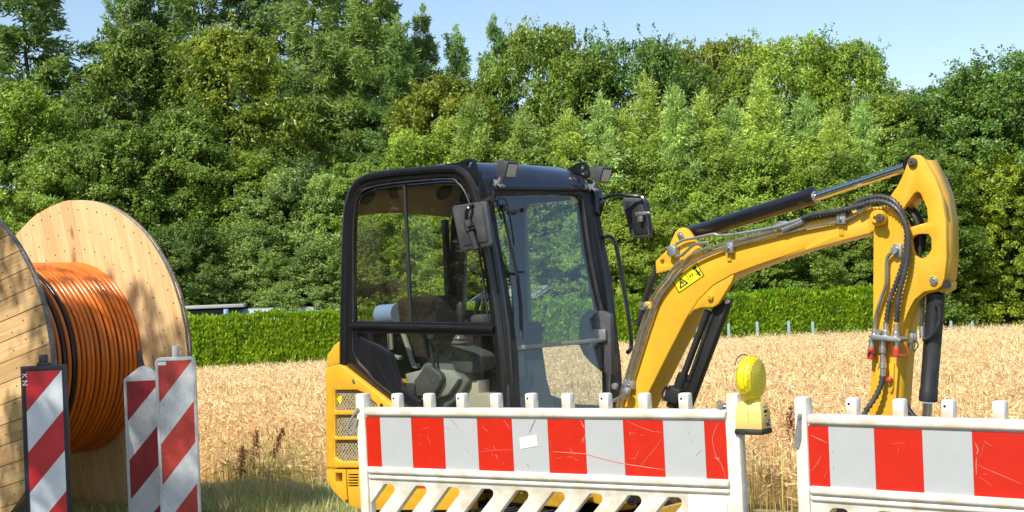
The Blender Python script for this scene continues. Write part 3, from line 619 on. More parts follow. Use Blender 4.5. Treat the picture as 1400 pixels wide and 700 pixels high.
for q in range(9):
    for sgn in (-1, 1):
        x = sgn * (25 + 5.2 * q) + (4 if sgn > 0 else 0); k_ = ('broad0', 'oak1', 'broad2', 'larch0', 'broad1', 'oak0')[(q * 2 + (sgn > 0)) % 6]
        o = empty('wood_edge_tree', (x, 58 + 3 * math.sin(q * 2.3) - .35 * max(0, q - 3) ** 1.5, -1.3), q * 1.7, 'tree of the wood edge beyond the photo', 'tree', 'wood edge beyond the photo'); o.scale = (1.05, 1.05, .95)
        tm, cm, h0 = T[k_]
        for nm, me in (('trunk', tm), ('crown', cm)):
            c = bpy.data.objects.new(nm, me); COL.link(c); c.parent = o; c.color = (.85, .95, .75, 1)
reg('open', T['oak0'][0], broadleaf('crown', 123, 11, 8.5, 150, 130, .16, PR_oak, base=.1, spike=.6), 11)
roadside('open', -6.55, 5.6, .46, .66, 1.0, 'roadside tree out of view left of the camera, shading the drum and beacons')

# ------------------------------------------------------------------ hedge
def hedge():
    A = Vector((at(150, 470, 42).x - 1.5, 41.6, 0)); B = Vector((at(1268, 450, 48.4).x, 48.4, 0)); d = (B - A); Ln = d.length; d.normalize(); n = Vector((d.y, -d.x, 0))
    o = empty('hedge', (A.x, A.y, -1.3), math.atan2(d.y, d.x), 'long clipped bright green conifer hedge along the far side of the field', 'hedge')
    rng = np.random.default_rng(5); H = 2.15; Wd = .9
    mb = MB(); mb.box((Ln / 2, Wd / 2 + .08, H / 2 - .1), (Ln - .15, Wd - .30, H - .3)); mb.build('shade_core', M['hedge_shade_core'], o, smooth=0)  # solid dark box added to stop light and give the sprays dark depth
    n1, n2, n3 = 85000, 26000, 4000
    x = rng.uniform(0, Ln, n1); z = rng.uniform(.5, H, n1); y = np.abs(rng.normal(size=n1)) * .10
    cx_ = rng.uniform(0, Ln, 420); cd_ = rng.uniform(-.07, .08, 420); o_ = np.argsort(cx_); cell = o_[np.clip(np.searchsorted(cx_[o_], x + rng.normal(size=n1) * .03 + .05 * np.sin(z * 4 + x)), 0, 419)]; y += cd_[cell] * (.6 + .6 * np.sin(z * 3.7 + cell * 2.1))
    y += .10 * sstep(H - .25, H, z)
    f = np.stack([x, y, z], 1)
    x2 = rng.uniform(0, Ln, n2); t = np.stack([x2, rng.uniform(.03, Wd, n2), H - np.abs(rng.normal(size=n2)) * .05 + .09 * (rng.uniform(size=n2) < .06) + .04 * np.sin(x2 * 2.3) + .03 * np.sin(x2 * 5.1 + 1) + .03 * np.sin(x2 * 9)], 1)
    e = np.stack([np.repeat([0, Ln], n3 // 2) + rng.normal(size=n3 // 2 * 2) * .06, rng.uniform(0, Wd, n3 // 2 * 2), rng.uniform(.2, H, n3 // 2 * 2)], 1)
    P = np.concatenate([f, t, e]); N = len(P)
    ax = unit(np.array([0, -.40, .9]) + rand_dirs(rng, N) * .5); sd = unit(np.cross(ax, np.array([0, -1, .35]) + rand_dirs(rng, N) * .6)); nr = np.cross(sd, ax)
    L = rng.uniform(.07, .15, N); V, F = diamonds(P, ax, sd, nr, L, L * .5, .1)
    me = np_mesh('foliage', V, F, [M['hedge']]); c = bpy.data.objects.new('foliage', me); COL.link(c); c.parent = o
hedge()
for px, py, lab in [(868, 441, 'just right of the cab grab rail'), (953, 440, 'between the boom and the boom cylinder'), (996, 440, 'first to the right of the boom cylinder'), (1035, 437, 'above the amber warning lamp'), (1078, 436, 'above the gap between the barricades'), (1111, 437, 'last one before the arm'), (1300, 436, 'right of the bucket cylinder, nearer to it'), (1329, 437, 'rightmost in the photo'), (810, 444, 'seen through the windscreen')]:
    p = at(px, py + 3.5, 46.3 if px < 1200 else 47.5); g = float(gz(p.x, p.y)); mb = MB(); mb.box((0, 0, (p.z - g) / 2), (.085, .05, p.z - g))
    mb.box((0, 0, p.z - g + .01), (.06, .035, .03))
    o = mb.build('stake', M['post'], None, .008); o.location = (p.x, p.y, g)
    tag(o, 'blue-grey stake at the far field edge, ' + lab, 'stake', 'stakes at the far field edge')

# ------------------------------------------------------------------ wheat, grass
def wheat():
    rng = np.random.default_rng(11); Vs = []; Fs = []; off = 0
    def addq(V, F):
        nonlocal off
        Vs.append(V); Fs.append(F + off); off += len(V)
    def band(y0, y1, dens, detail):
        nonlocal off
        area = (y1 - y0) * (.40 * (y0 + y1) + 4); n = int(area * dens)
        y = rng.uniform(y0, y1, n); x = (rng.uniform(-1, 1, n)) * (y * .40 + 2.0)
        if detail == 2:
            keep = y > 12.2 - 1.95 * sstep(-.6, 1.0, x) + .35 * np.sin(x * 1.7) + .25 * np.sin(x * 4.1 + 1) + rng.normal(size=n) * .12
            x, y = x[keep], y[keep]; n = len(x)
        g = gz(x, y); h = rng.normal(.60, .06, n) + .03 * np.sin(x * 1.3) * np.sin(y * .9)
        h *= .42 + .58 * sstep(-.2, 2.3, y - (12.2 - 1.95 * sstep(-.6, 1.0, x)))
        b = np.stack([x, y, g], 1); az = rng.uniform(0, 2 * np.pi, n); ln = np.abs(rng.normal(.10, .07, n))
        dh = np.stack([np.cos(az), np.sin(az), 0 * az], 1)
        top = b + dh * (ln * h)[:, None]; top[:, 2] += h
        sdir = np.stack([-np.sin(az + .6), np.cos(az + .6), 0 * az], 1)
        sw = .0035 if detail == 2 else .006
        low = .0 if detail == 2 else .45
        b2 = b + (top - b) * low
        V = np.stack([b2 - sdir * sw / 2, b2 + sdir * sw / 2, top + sdir * sw / 3, top - sdir * sw / 3], 1).reshape(-1, 3)
        i = np.arange(n) * 4; addq(V, np.concatenate([np.stack([i, i + 1, i + 2], 1), np.stack([i, i + 2, i + 3], 1)]))
        # ear: drooping, two crossed diamonds near, one far
        ax = unit(dh * rng.uniform(.2, 1.3, n)[:, None] + np.array([0, 0, 1.]) * rng.uniform(-.5, 1, n)[:, None] + rng.normal(size=(n, 3)) * .15)
        L = rng.uniform(.065, .105, n); wd = L * (.14 if detail == 2 else .18)
        s1 = unit(np.cross(ax, rand_dirs(rng, n))); n1 = np.cross(s1, ax)
        V, F = diamonds(top, ax, s1, n1, L, wd, .05); addq(V, F)
        if detail >= 1:
            V, F = diamonds(top, ax, n1, s1, L, wd, .05); addq(V, F)
            # dry leaf blade
            k = rng.uniform(size=n) < (.9 if detail == 2 else .5); m = k.sum(); tt = rng.uniform(.3, .9, m)
            p = b[k] + (top[k] - b[k]) * tt[:, None]; a2 = rng.uniform(0, 6.28, m); ax = unit(np.stack([np.cos(a2), np.sin(a2), rng.uniform(-.6, .9, m)], 1))
            s1 = unit(np.cross(ax, np.array([0, 0, 1.]) + rng.normal(size=(m, 3)) * .3)); L = rng.uniform(.08, .20, m)
            V, F = diamonds(p, ax, s1, np.cross(s1, ax), L, L * .05, .1); addq(V, F)
    band(10.0, 15.5, 480, 2); band(15.5, 21, 300, 1); band(21, 31, 230, 1); band(31, 48.2, 215, 0)
    me = np_mesh('wheat', np.concatenate(Vs), np.concatenate(Fs), [M['wheat']])
    o = bpy.data.objects.new('wheat', me); COL.link(o); tag(o, 'ripe tan wheat covering the whole field', 'wheat', kind='stuff')
wheat()
def blades(name, label, cat, n, xy, hmin, hmax, width, matk, seed, bend=.5):
    rng = np.random.default_rng(seed); x, y = xy(rng, n); n = len(x); b = np.stack([x, y, gz(x, y)], 1); a = rng.uniform(0, 6.28, n); h = rng.uniform(hmin, hmax, n)
    d = np.stack([np.cos(a), np.sin(a), 0 * a], 1); s = np.stack([-np.sin(a), np.cos(a), 0 * a], 1)
    mid = b + d * (h * bend * .3)[:, None] + np.array([0, 0, 1]) * (h * .6)[:, None]; tip = b + d * (h * bend * rng.uniform(.5, 1.4, n))[:, None] + np.array([0, 0, 1]) * (h * .95)[:, None]
    w_ = width * rng.uniform(.6, 1.3, n)[:, None]
    V = np.stack([b - s * w_ / 2, b + s * w_ / 2, mid + s * w_ / 2.6, mid - s * w_ / 2.6, tip], 1).reshape(-1, 3); i = np.arange(n) * 5
    F = np.concatenate([np.stack([i, i + 1, i + 2], 1), np.stack([i, i + 2, i + 3], 1), np.stack([i + 3, i + 2, i + 4], 1)])
    me = np_mesh(name, V, F, [M[matk]]); o = bpy.data.objects.new(name, me); COL.link(o); tag(o, label, cat, kind='stuff')
blades('grass', 'green grass verge between the drum and the wheat', 'grass', 46000, lambda r, n: ((lambda y: (-.2 - r.uniform(0, 1, n) * (y * .40 + 1.0), y))(10.0 + 2.5 * r.uniform(size=n))), .06, .20, .006, 'grass', 3)
def weed_xy(r, n):
    y = r.uniform(10.3, 14.5, n); x = r.uniform(-1, 1, n) * (y * .38 + 1); k = (np.sin(x * 2.1) + np.sin(x * 5.3 + y) + r.normal(size=n) * .7) > .5
    k &= y > 12.1 - 1.95 * sstep(-.6, 1.0, x)
    return x[k], y[k]
blades('weeds', 'green weeds growing among the front wheat stalks', 'weeds', 26000, weed_xy, .25, .58, .007, 'weed', 4, .35)
def dock(px, py, Y, leanx, label, seed):
    p = at(px, py, Y); g = float(gz(p.x, Y)); H = p.z - g; rng = np.random.default_rng(seed)
    o = empty('dock_plant', (p.x - leanx, Y, g), 0, label, 'weed')
    mb = MB(); path = [Vector((leanx * t * t, 0, H * t)) for t in (0, .25, .5, .75, 1)]; mb.tube(path, [.006, .005, .004, .003, .002], 5); mb.build('stalk', M['dock'], o)
    n = 420; t = .52 + .48 * rng.uniform(size=n); r_ = .012 * (1.15 - t) / .6 + .004
    P = np.stack([leanx * t * t + rng.normal(size=n) * r_, rng.normal(size=n) * r_, H * t], 1)
    for kx in range(4):
        m = P[kx::9]; m[:, 0] += rng.uniform(-.03, .03); m[:, 2] -= .03
        P[kx::9] = m
    V, F = leaves(rng, P, rand_dirs(rng, n), .015, .2, .8)
    me = np_mesh('seed_head', V, F, [M['dock']]); c = bpy.data.objects.new('seed_head', me); COL.link(c); c.parent = o
dock(1081, 556, 11.6, .02, 'rust-brown dock stalk standing in the gap between the two barricades', 1)
dock(388, 585, 12.6, .16, 'rust-brown dock seed head leaning right in the wheat, longest of those left of the digger', 2)
dock(352, 588, 12.5, .06, 'rust-brown dock seed head in the wheat, middle one left of the digger', 3)
dock(332, 610, 12.4, .03, 'rust-brown dock seed head in the wheat nearest the beacons', 4)

# ------------------------------------------------------------------ far small buildings behind the hedge
p = at(258, 420, 50); g = -1.3
o = empty('shed', (p.x + .55, 50.5, g), .1, 'dark low shed with pale roof edge behind the hedge beside the drum', 'shed')
mb = MB(); mb.box((0, 0, (p.z - g) / 2 - .06), (2.3, 1.6, p.z - g - .12)); mb.build('wall', M['shed'], o, .02)
mb = MB(); mb.box((0, 0, p.z - g - .01), (2.6, 1.9, .11)); mb.build('roof', M['pale_roof'], o, .02)
p = at(309, 423, 49.3); mb = MB(); mb.lathe((0, 0, 0), (0, 0, 1), [(0, .1), (.02, .11), (.35, .12), (.36, .13), (.40, .13), (.41, .12), (p.z + .5, .085), (p.z + .51, .04)], 14)
o = mb.build('barrel', M['barrel']); o.location = (p.x, 49.3, -.5)
mbx = MB(); mbx.box((0, 0, -.3), (.5, .5, .6)); oc = mbx.build('stand', M['shed'], o, .02)
tag(o, 'small pale blue container poking up behind the hedge beside the shed', 'container')
def tunnel():
    a = at(385, 420, 50.5); z = a.z - g
    o = empty('polytunnel', (a.x, 50.4, g), R(3), 'pale plastic polytunnel showing just above the hedge left of the cab', 'greenhouse')
    L = 3.4; mb = MB(); n = 14; prof = [(math.cos(math.pi * k / n) * 1.25, math.sin(math.pi * k / n) * z) for k in range(n + 1)]
    vs = []; fs = []
    for x in (-L / 2 + .0, L / 2 + 1.2): vs += [(x, y, zz) for y, zz in prof]
    for k in range(n): fs.append((k, k + 1, n + 2 + k, n + 1 + k))
    fs.append(tuple(range(n + 1))); fs.append(tuple(range(2 * n + 1, n, -1)))
    mb.add(vs, fs); mb.build('cover', M['film'], o)
    for k in range(4):
        mb = MB(); x = -L / 2 + .05 + k * 1.4; mb.tube([(x, y * 1.01, zz * 1.012) for y, zz in prof], .025, 6); mb.build('hoop', M['galv'], o)
tunnel()
def canopy():
    o = empty('solar_panel', (at(700, 400, 51).x, 51, g), 0, 'tilted solar panel array on posts seen through the cab windows', 'solar panel')
    a, b, c, d = [at(*q) for q in ((684, 383, 52.5), (767, 383.5, 52.5), (735, 405, 49.6), (638, 413.5, 49.6))]
    org = o.location; P = [v - org for v in (a, b, c, d)]
    nrm = (P[1] - P[0]).cross(P[3] - P[0]).normalized()
    if nrm.y > 0: nrm = -nrm
    def q(u, v): return P[0].lerp(P[1], u).lerp(P[3].lerp(P[2], u), v)
    mb = MB(); mb.prism(P, -nrm * .06); mb.build('frame', M['pale_roof'], o)
    e = .018
    for i in range(2):
        for j in range(3):
            mb = MB(); mb.prism([q(j / 3 + e, i / 2 + e) + nrm * .008, q((j + 1) / 3 - e, i / 2 + e) + nrm * .008, q((j + 1) / 3 - e, (i + 1) / 2 - e) + nrm * .008, q(j / 3 + e, (i + 1) / 2 - e) + nrm * .008], -nrm * .012)
            mb.build('panel', M['cells'], o)
    for u, v in ((.05, .05), (.95, .05), (.05, .9), (.95, .9), (.5, .5)):
        t = q(u, v); mb = MB(); mb.cyl((t.x, t.y, t.z - .07), (t.x, t.y, 0), .03, 8); mb.build('leg', M['galv'], o)
canopy()

# ------------------------------------------------------------------ cable drum
def drum():
    a = 0.96; n = Vector((math.cos(a), math.sin(a), 0)); RF = 1.15; TL = 0.025
    C = Vector((-3.165, 10.763, 0.0)) - n * (2 * TL)        # foot of the inner face of the far flange
    W = 1.077; tilt = R(14)
    o = empty('cable_drum', (C.x, C.y, 0.02), a, 'big wooden cable drum with two plank flanges standing behind the beacons', 'cable drum')
    def boards(mat_, gap=.0008):
        bw = 0.128; nb = int(math.ceil(2 * RF / bw)); out = []; rng = random.Random(3)
        for i in range(nb):
            y0 = -RF + i * (2 * RF / nb) + gap; y1 = -RF + (i + 1) * (2 * RF / nb) - gap
            y0c, y1c = max(y0, -RF + .004), min(y1, RF - .004); rr = RF + rng.uniform(-.003, .003)
            ys = [y0c + (y1c - y0c) * k / 5 for k in range(6)]
            top = [(0, y, math.sqrt(max(0, rr * rr - y * y))) for y in ys]; bot = [(0, y, -z) for _, y, z in reversed(top)]
            mb = MB(); mb.prism(top + bot, (TL, 0, 0), mis=1); me = mb.mesh('board', .0014, 30, 1); me.materials.append(M[mat_]); me.materials.append(M['end_grain']); out.append(me)
        return out
    fresh, old = boards('pine'), boards('pine_outer', .002)
    for name, x0, meshes_in, meshes_out in (('flange', 0.0, fresh, fresh), ('flange', -W - 2 * TL, fresh, old)):
        mb = MB(); mb.lathe((x0 + TL - .001, 0, RF), (1, 0, 0), [(0, RF - .03), (.002, RF - .03)], 48)
        fl = mb.build('flange', M['nail'], o, smooth=0)
        if x0 < 0: tag(fl, 'near plank flange with weathered outer boards')
        layers = ((x0, meshes_in, tilt), (x0 + TL, meshes_out, tilt + R(90))) if x0 == 0 else ((x0 + TL, meshes_in, tilt), (x0, meshes_out, tilt + R(90)))
        for xx, ms, ang in layers:
            rg = random.Random(int(xx * 1000))
            for me in ms:
                b = bpy.data.objects.new('board', me); COL.link(b); b.parent = fl; b.location = (xx + rg.uniform(-.0015, .0015), 0, RF); b.rotation_euler = (-ang, 0, 0)
        mb = MB(); face = x0 - .0015 if x0 == 0 else x0 - .0015
        for r_, cnt in ((1.09, 64), (.93, 48), (.80, 44), (.45, 26)):
            for k in range(cnt):
                t = 2 * math.pi * k / cnt + r_ * 5; rr = r_ + random.uniform(-.012, .012)
                mb.lathe((face - .002, rr * math.sin(t), RF + rr * math.cos(t)), (1, 0, 0), [(0, .0045), (.006, .0045)], 6)
        mb.build('nail_heads', M['nail'], fl, kind='stuff')
    mb = MB(); mb.cyl((-W + .001, 0, RF), (-.001, 0, RF), .660, 64); mb.build('barrel', M['duct_black'], o)  # barrel coloured black to put shade into the gaps between turns
    mb = MB(); mb.cyl((-W - .10, 0, RF), (.10, 0, RF), .055, 20); mb.build('axle_sleeve', M['galv'], o)
    c = empty('cable_winding', (C.x, C.y, 0.02), a, 'orange plastic duct with a few black turns wound on the wooden drum', 'cable')
    nt_ = 27; sp = W / nt_; mes = {}
    for k_ in ('orange', 'duct_black'):
        for q in range(3):
            rg = random.Random(q + 5); mb = MB(); N = 96; ph = rg.uniform(0, 6)
            mb.tube([((sp * .10) * math.sin(2 * t + ph) * .5, .680 * math.sin(t), .680 * math.cos(t)) for t in [2 * math.pi * i / N for i in range(N)]], sp * .385, 10, closed=True)
            me = mb.mesh('turn', 0, 60); me.materials.append(M[k_]); mes[(k_, q)] = me
    for i in range(nt_):
        k_ = 'duct_black' if i in (8, 10, 12) else 'orange'  # the nearest black turn stands in for a dark gap, its shade made solid
        t_ = bpy.data.objects.new('turn', mes[(k_, i % 3)]); COL.link(t_); t_.parent = c; t_.location = (-W + sp * (i + .5 + random.uniform(-.06, .06)), 0, RF); t_.rotation_euler = (i * .7, 0, 0)
        if k_ == 'duct_black': t_['label'] = 'black turn of duct, the nearest standing in for a dark gap'
drum()

# ------------------------------------------------------------------ beacons
def clip(poly, f):                       # keep f(p) >= 0
    out = []
    for i in range(len(poly)):
        p, q = poly[i], poly[(i + 1) % len(poly)]; a, b = f(p), f(q)
        if a >= 0: out.append(p)
        if a * b < 0: t = a / (a - b); out.append(tuple(p[k] + (q[k] - p[k]) * t for k in range(len(p))))
    return out
def beacon(x, y, top, yaw, width, frame_m, red_m, white_m, border, pitch, style, label):
    o = empty('warning_beacon', (x, y, 0), yaw, label, 'traffic beacon', 'striped beacons beside the drum')
    h = width / 2; bot = top - 1.02; D = .05
    if style == 'peak': out = [(-h, bot), (h, bot), (h, top - .085), (h * .25, top - .012), (.0, top), (-h * .25, top - .012), (-h, top - .085)]
    elif style == 'round': out = [(-h, bot), (h, bot), (h, top - .03), (h - .012, top - .008), (h - .035, top), (-h + .035, top), (-h + .012, top - .008), (-h, top - .03)]
    else: out = [(-h, bot), (h, bot), (h, top), (-h, top)]
    st = top - (.10 if style == 'peak' else border + .004)
    rect = [(-h + border, bot + border), (h - border, bot + border), (h - border, st), (-h + border, st)]
    mb = MB(); mb.prism([(p[0], 0, p[1]) for p in out], (0, D, 0), [[(p[0], 0, p[1]) for p in rect]])
    mb.prism([(p[0], .006, p[1]) for p in rect], (0, D - .012, 0)); fr = mb.build('frame', M[frame_m], o, .004)
    W_ = width - 2 * border; mb = MB(); mb.prism([(p[0], .0035, p[1]) for p in [(q[0] * .998, q[1]) for q in rect]], (0, .0025, 0)); face = mb.build('face', M[white_m], o, smooth=0)
    for k in range(0, 7):
        lo = lambda p, k=k: (p[1] - (st - pitch * (k + 1) + pitch * (p[0] + h - border) / W_))
        hi = lambda p, k=k: -(p[1] - (st - pitch * k + pitch * (p[0] + h - border) / W_))
        g = clip(clip(rect, lo), hi)
        if len(g) < 3: continue
        mb = MB(); mb.prism([(p[0], .0022 if k % 2 == 0 else .0025, p[1]) for p in g], (0, .001, 0)); mb.build('stripe', M[red_m if k % 2 == 0 else white_m], face, smooth=0)
    mb = MB()
    if style == 'square':
        mb.box((0, D / 2, top + .008), (.075, .045, .016)); mb.box((0, D / 2, top + .038), (.047, .036, .05)); mb.build('handle', M['frame_dark'], o, .005)
    elif style == 'peak':
        mb.tube([(-.01, D / 2, top - .01), (-.03, D / 2, top + .10)], [.021, .016], 4); mb.build('handle', M['grey_dark'], o, .003)
    else:
        mb.cyl((.005, D / 2, top - .002), (.005, D / 2, top + .072), .024, 14); mb.build('handle', M['frame_white'], o, .004)
    mb = MB(); mb.box((0, D / 2, .06), (.40, .70, .12)); mb.build('foot', M['rubber'], o, .02)
    mb = MB(); mb.box((0, D / 2, (bot + .12) / 2), (.05, .045, bot - .10)); mb.build('post', M[frame_m], o, .003)
    return o, fr, face
b1, fr1, fc1 = beacon(-2.741, 8.5, 1.217, R(10), .256, 'frame_dark', 'beacon_red', 'beacon_white', .026, .235, 'square', 'beacon with dark plastic frame and clean bright stripes, leftmost of three')
b2, fr2, fc2 = beacon(-2.445, 9.62, 1.140, R(8), .262, 'frame_white', 'beacon_red_dirty', 'beacon_white_dirty', .020, .258, 'peak', 'beacon with pointed white top and dirty red stripes, middle of three')
b3, fr3, fc3 = beacon(-2.160, 9.3, 1.203, R(8), .253, 'frame_white', 'beacon_red_faded', 'beacon_white_dirty', .020, .262, 'round', 'beacon with rounded white frame and faded red stripes, rightmost of three')
def text_mesh(name, body, size, m, parent, loc, rot):
    cu = bpy.data.curves.new(name, 'FONT'); cu.body = body; cu.size = size; cu.extrude = .0004; cu.align_x = 'CENTER'
    t = bpy.data.objects.new(name, cu); COL.link(t); dg = bpy.context.evaluated_depsgraph_get(); me = bpy.data.meshes.new_from_object(t.evaluated_get(dg))
    bpy.data.objects.remove(t); me.name = name; me.materials.clear(); me.materials.append(m)
    o = bpy.data.objects.new(name, me); COL.link(o); o.parent = parent; o.location = loc; o.rotation_euler = rot; return o
text_mesh('lettering', 'K N', .042, M['paper'], fr1, (-.119, -.0015, 1.14), (R(90), R(90), 0))
mb = MB(); mb.box((-.082, .001, 1.165), (.05, .001, .022)); mb.build('sticker', M['paper'], fc3, smooth=0)

# ------------------------------------------------------------------ barricades
def barricade(x, y, ztop, ang, tilt, label, marks):
    o = empty('barricade', (x, y, 0), -ang, label, 'barricade', 'striped plastic barricades along the road')
    o.rotation_euler = (0, -tilt, -ang)
    Z = lambda z: z + ztop
    mb = MB(); rect = [(-.045, -.86), (2.06, -.86), (2.06, .02), (-.045, .02)]
    holes = []
    for k in range(0, 11):
        ax = .104 + .2 * k; x_hi = 1.775; s = .90; zt, zb = -.333, -.77
        q = [(ax, zt - .002), (ax + .012, zt), (ax + .048, zt), (ax + .062, zt - .006), (ax + .068, zt - .018), (ax + .064, zt - .034), (ax + .066 - s * (zt - zb - .02), zb + .02), (ax + .05 - s * (zt - zb), zb), (ax + .012 - s * (zt - zb), zb), (ax - s * (zt - zb) - .004, zb + .02)]
        if ax + .07 > 1.80:
            q = clip(q, lambda p: 1.70 - p[0] if p[1] < -.45 else x_hi - p[0]) if ax < 1.76 else clip(q, lambda p: 1.99 - p[0])
            if ax >= 1.76: q = clip(q, lambda p: -.47 - p[1])
        q = clip(q, lambda p: p[0] - .014)
        if len(q) > 2 and max(p[0] for p in q) - min(p[0] for p in q) > .03: holes.append(q)
    P = lambda l, yy: [(p[0], yy, Z(p[1])) for p in l]
    mb.prism(P(rect, .006), (0, .034, 0), [P(h, .006) for h in holes])
    pn = mb.build('panel', M['white_plastic'], o, .006)
    mb = MB(); mb.box((1.008, .021, Z(.0255)), (1.996, .066, .041)); mb.build('top_rail', M['white_plastic'], o, .013, seg=3)
    mb = MB(); mb.box((1.008, .021, Z(-.264)), (1.996, .066, .034)); mb.box((1.008, .021, Z(-.299)), (1.996, .052, .022)); mb.build('lower_rail', M['white_plastic'], o, .010, seg=3)
    for xx in (-.019, 2.039):
        mb = MB(); mb.box((xx, .0225, Z(-.375)), (.056, .06, .98)); mb.build('end_post', M['white_plastic'], o, .009)
    mb = MB(); mb.box((.0, .0225, 0), (.05, .046, .075)); sm = mb.mesh('stud', .009, 35, 2); sm.materials.append(M['white_plastic'])
    mh = MB(); mh.cyl((-.008, -.0015, 0), (-.008, .004, 0), .0055, 8); hm = mh.mesh('stud_hole', 0); hm.materials.append(M['ink'])
    for k in range(9):
        s_ = bpy.data.objects.new('stud', sm); COL.link(s_); s_.parent = o; s_.location = (.205 + .2 * k, 0, Z(.078))
        if k % 2 == 0:
            h_ = bpy.data.objects.new('stud_hole', hm); COL.link(h_); h_.parent = s_; h_.location = (0, 0, .014)
    mb = MB(); mb.prism(P([(0, -.25), (2, -.25), (2, 0), (0, 0)], .0035), (0, .0035, 0)); sh = mb.build('sheet', M['sheet_white'], o, smooth=0)
    xs = [0, .1] + [.1 + .2 * k for k in range(1, 10)] + [2.0]
    for k in range(11):
        mb = MB(); e = .0012 if k % 2 else 0
        mb.prism(P([(xs[k] + e, -.2495), (xs[k + 1] - e, -.2495), (xs[k + 1] - e, -.0005), (xs[k] + e, -.0005)], .0015 if k % 2 == 0 else .0022), (0, .0012, 0)); mb.build('stripe', M['sheet_red' if k % 2 == 0 else 'sheet_white'], sh, smooth=0)
    for nm, mm, lines in marks:
        mb = MB()
        for pts, wd in lines:
            for i in range(len(pts) - 1):
                p, q = Vector((pts[i][0], 0, pts[i][1])), Vector((pts[i + 1][0], 0, pts[i + 1][1])); d = (q - p).normalized(); s_ = Vector((-d.z, 0, d.x)) * wd * .32
                w0 = .35 if i == 0 else 1; w1 = .35 if i == len(pts) - 2 else 1
                mb.prism([Vector((0, .0004, Z(0))) + v for v in (p - s_ * w0, q - s_ * w1, q + s_ * w1, p + s_ * w0)], (0, .001, 0))
        mb.build(nm, M[mm], sh, smooth=0, kind='stuff')
    mb = MB(); hk = [(-.028, -.008, Z(.035)), (-.05, -.018, Z(.012)), (-.075, -.03, Z(-.035)), (-.082, -.034, Z(-.062)), (-.068, -.028, Z(-.085)), (-.05, -.02, Z(-.06)), (-.034, -.012, Z(-.01))]
    if 'second' in label:
        mb.prism([(-.026, -.012, Z(.048)), (-.010, -.012, Z(.048)), (-.016, -.012, Z(-.055)), (-.030, -.012, Z(-.095)), (-.048, -.012, Z(-.098)), (-.052, -.012, Z(-.085))], (0, .004, 0)); mb.cyl((-.02, -.018, Z(.035)), (-.02, 0, Z(.035)), .008, 8)
    else: mb.tube(smoothpath(hk, 4), .0065, 7); mb.cyl((-.028, -.014, Z(.035)), (-.028, .002, Z(.035)), .009, 8)
    mb.build('hook', M['galv'], o)
    for xx in (.12, 1.9):
        mb = MB(); mb.box((xx, .02, .055), (.38, .62, .11)); mb.build('foot', M['rubber'], o, .02)
        mb = MB(); mb.box((xx, .023, (Z(-.86) + .10) / 2 + .01), (.055, .03, Z(-.86) - .08)); mb.build('foot_peg', M['white_plastic'], o)
    return o, sh, pn
rs = random.Random(12)
def arcs(n, x0, x1, kinds):
    out = []
    for _ in range(n):
        x = rs.uniform(x0, x1); z = rs.uniform(-.23, -.02); l = rs.uniform(.015, .07); a = rs.uniform(-1.2, 1.2); c = rs.uniform(-.6, .6)
        pts = [(x, z)]
        for k in range(4): a += c / 4; pts.append((pts[-1][0] + math.cos(a) * l / 4, max(-.245, min(-.005, pts[-1][1] + math.sin(a) * l / 4))))
        out.append((pts, rs.uniform(.001, .002)))
    return out
m1 = [('scratch', 'scratch', [([(1.12, -.150), (1.2, -.152), (1.30, -.156), (1.40, -.178), (1.52, -.198), (1.62, -.208), (1.70, -.216)], .005), ([(1.28, -.004), (1.292, -.03), (1.30, -.042)], .007), ([(1.30, -.07), (1.29, -.09), (1.282, -.108)], .006),
    ([(1.2, -.172), (1.23, -.173)], .005), ([(1.24, -.18), (1.252, -.186)], .007), ([(1.52, -.006), (1.58, -.03), (1.65, -.05), (1.70, -.055)], .0022), ([(1.70, -.07), (1.66, -.12), (1.60, -.18), (1.56, -.225)], .0018),
    ([(1.97, -.004), (1.95, -.04), (1.935, -.08), (1.945, -.14), (1.975, -.19), (1.99, -.24)], .0028), ([(1.94, -.155), (1.96, -.165), (1.965, -.155)], .008), ([(1.53, -.06), (1.538, -.066)], .007), ([(.79, -.13), (.80, -.15)], .006), ([(.80, -.17), (.812, -.19)], .009), ([(.78, -.168), (.784, -.176)], .006),
    ([(.70, -.16), (.80, -.15), (.9, -.145)], .0022), ([(.855, -.008), (.875, -.03), (.888, -.05)], .0025)] + arcs(4, .32, .48, 0) + arcs(3, .72, .88, 0) + arcs(3, 1.12, 1.28, 0) + arcs(4, 1.52, 1.68, 0)),
      ('scuff', 'scuff', [([(1.04 - .005, -.004), (1.015, -.035), (.998, -.065)], .005), ([(.978, -.21), (.984, -.224)], .009), ([(1.112, -.1), (1.112, -.13)], .010), ([(1.113, -.16), (1.113, -.19)], .007), ([(.545, -.01), (.57, -.03), (.585, -.05)], .0022), ([(1.82, -.045), (1.826, -.056)], .004), ([(1.835, -.085), (1.84, -.092)], .005), ([(1.855, -.15), (1.88, -.125)], .0018), ([(.52, -.05), (.535, -.055)], .003), ([(.62, -.14), (.64, -.16)], .002)])]
m2 = [('scratch', 'scratch', [([(.712, -.045), (.722, -.07), (.716, -.09)], .008), ([(.715, -.10), (.712, -.13), (.712, -.165)], .006), ([(.02, -.04), (.06, -.055), (.095, -.07)], .005), ([(.015, -.19), (.05, -.15), (.065, -.12)], .003), ([(.075, -.21), (.09, -.18)], .003), ([(.72, -.13), (.80, -.16), (.88, -.19)], .003), ([(.74, -.16), (.75, -.163)], .005)] + arcs(3, .72, .88, 0) + arcs(2, .32, .48, 0)),
      ('scuff', 'scuff', [([(.118, -.10), (.118, -.106)], .006), ([(.118, -.165), (.119, -.175)], .006), ([(.50, -.03), (.502, -.036)], .006), ([(.735, -.215), (.74, -.22)], .008)])]
A1, A2 = .6138, .6832
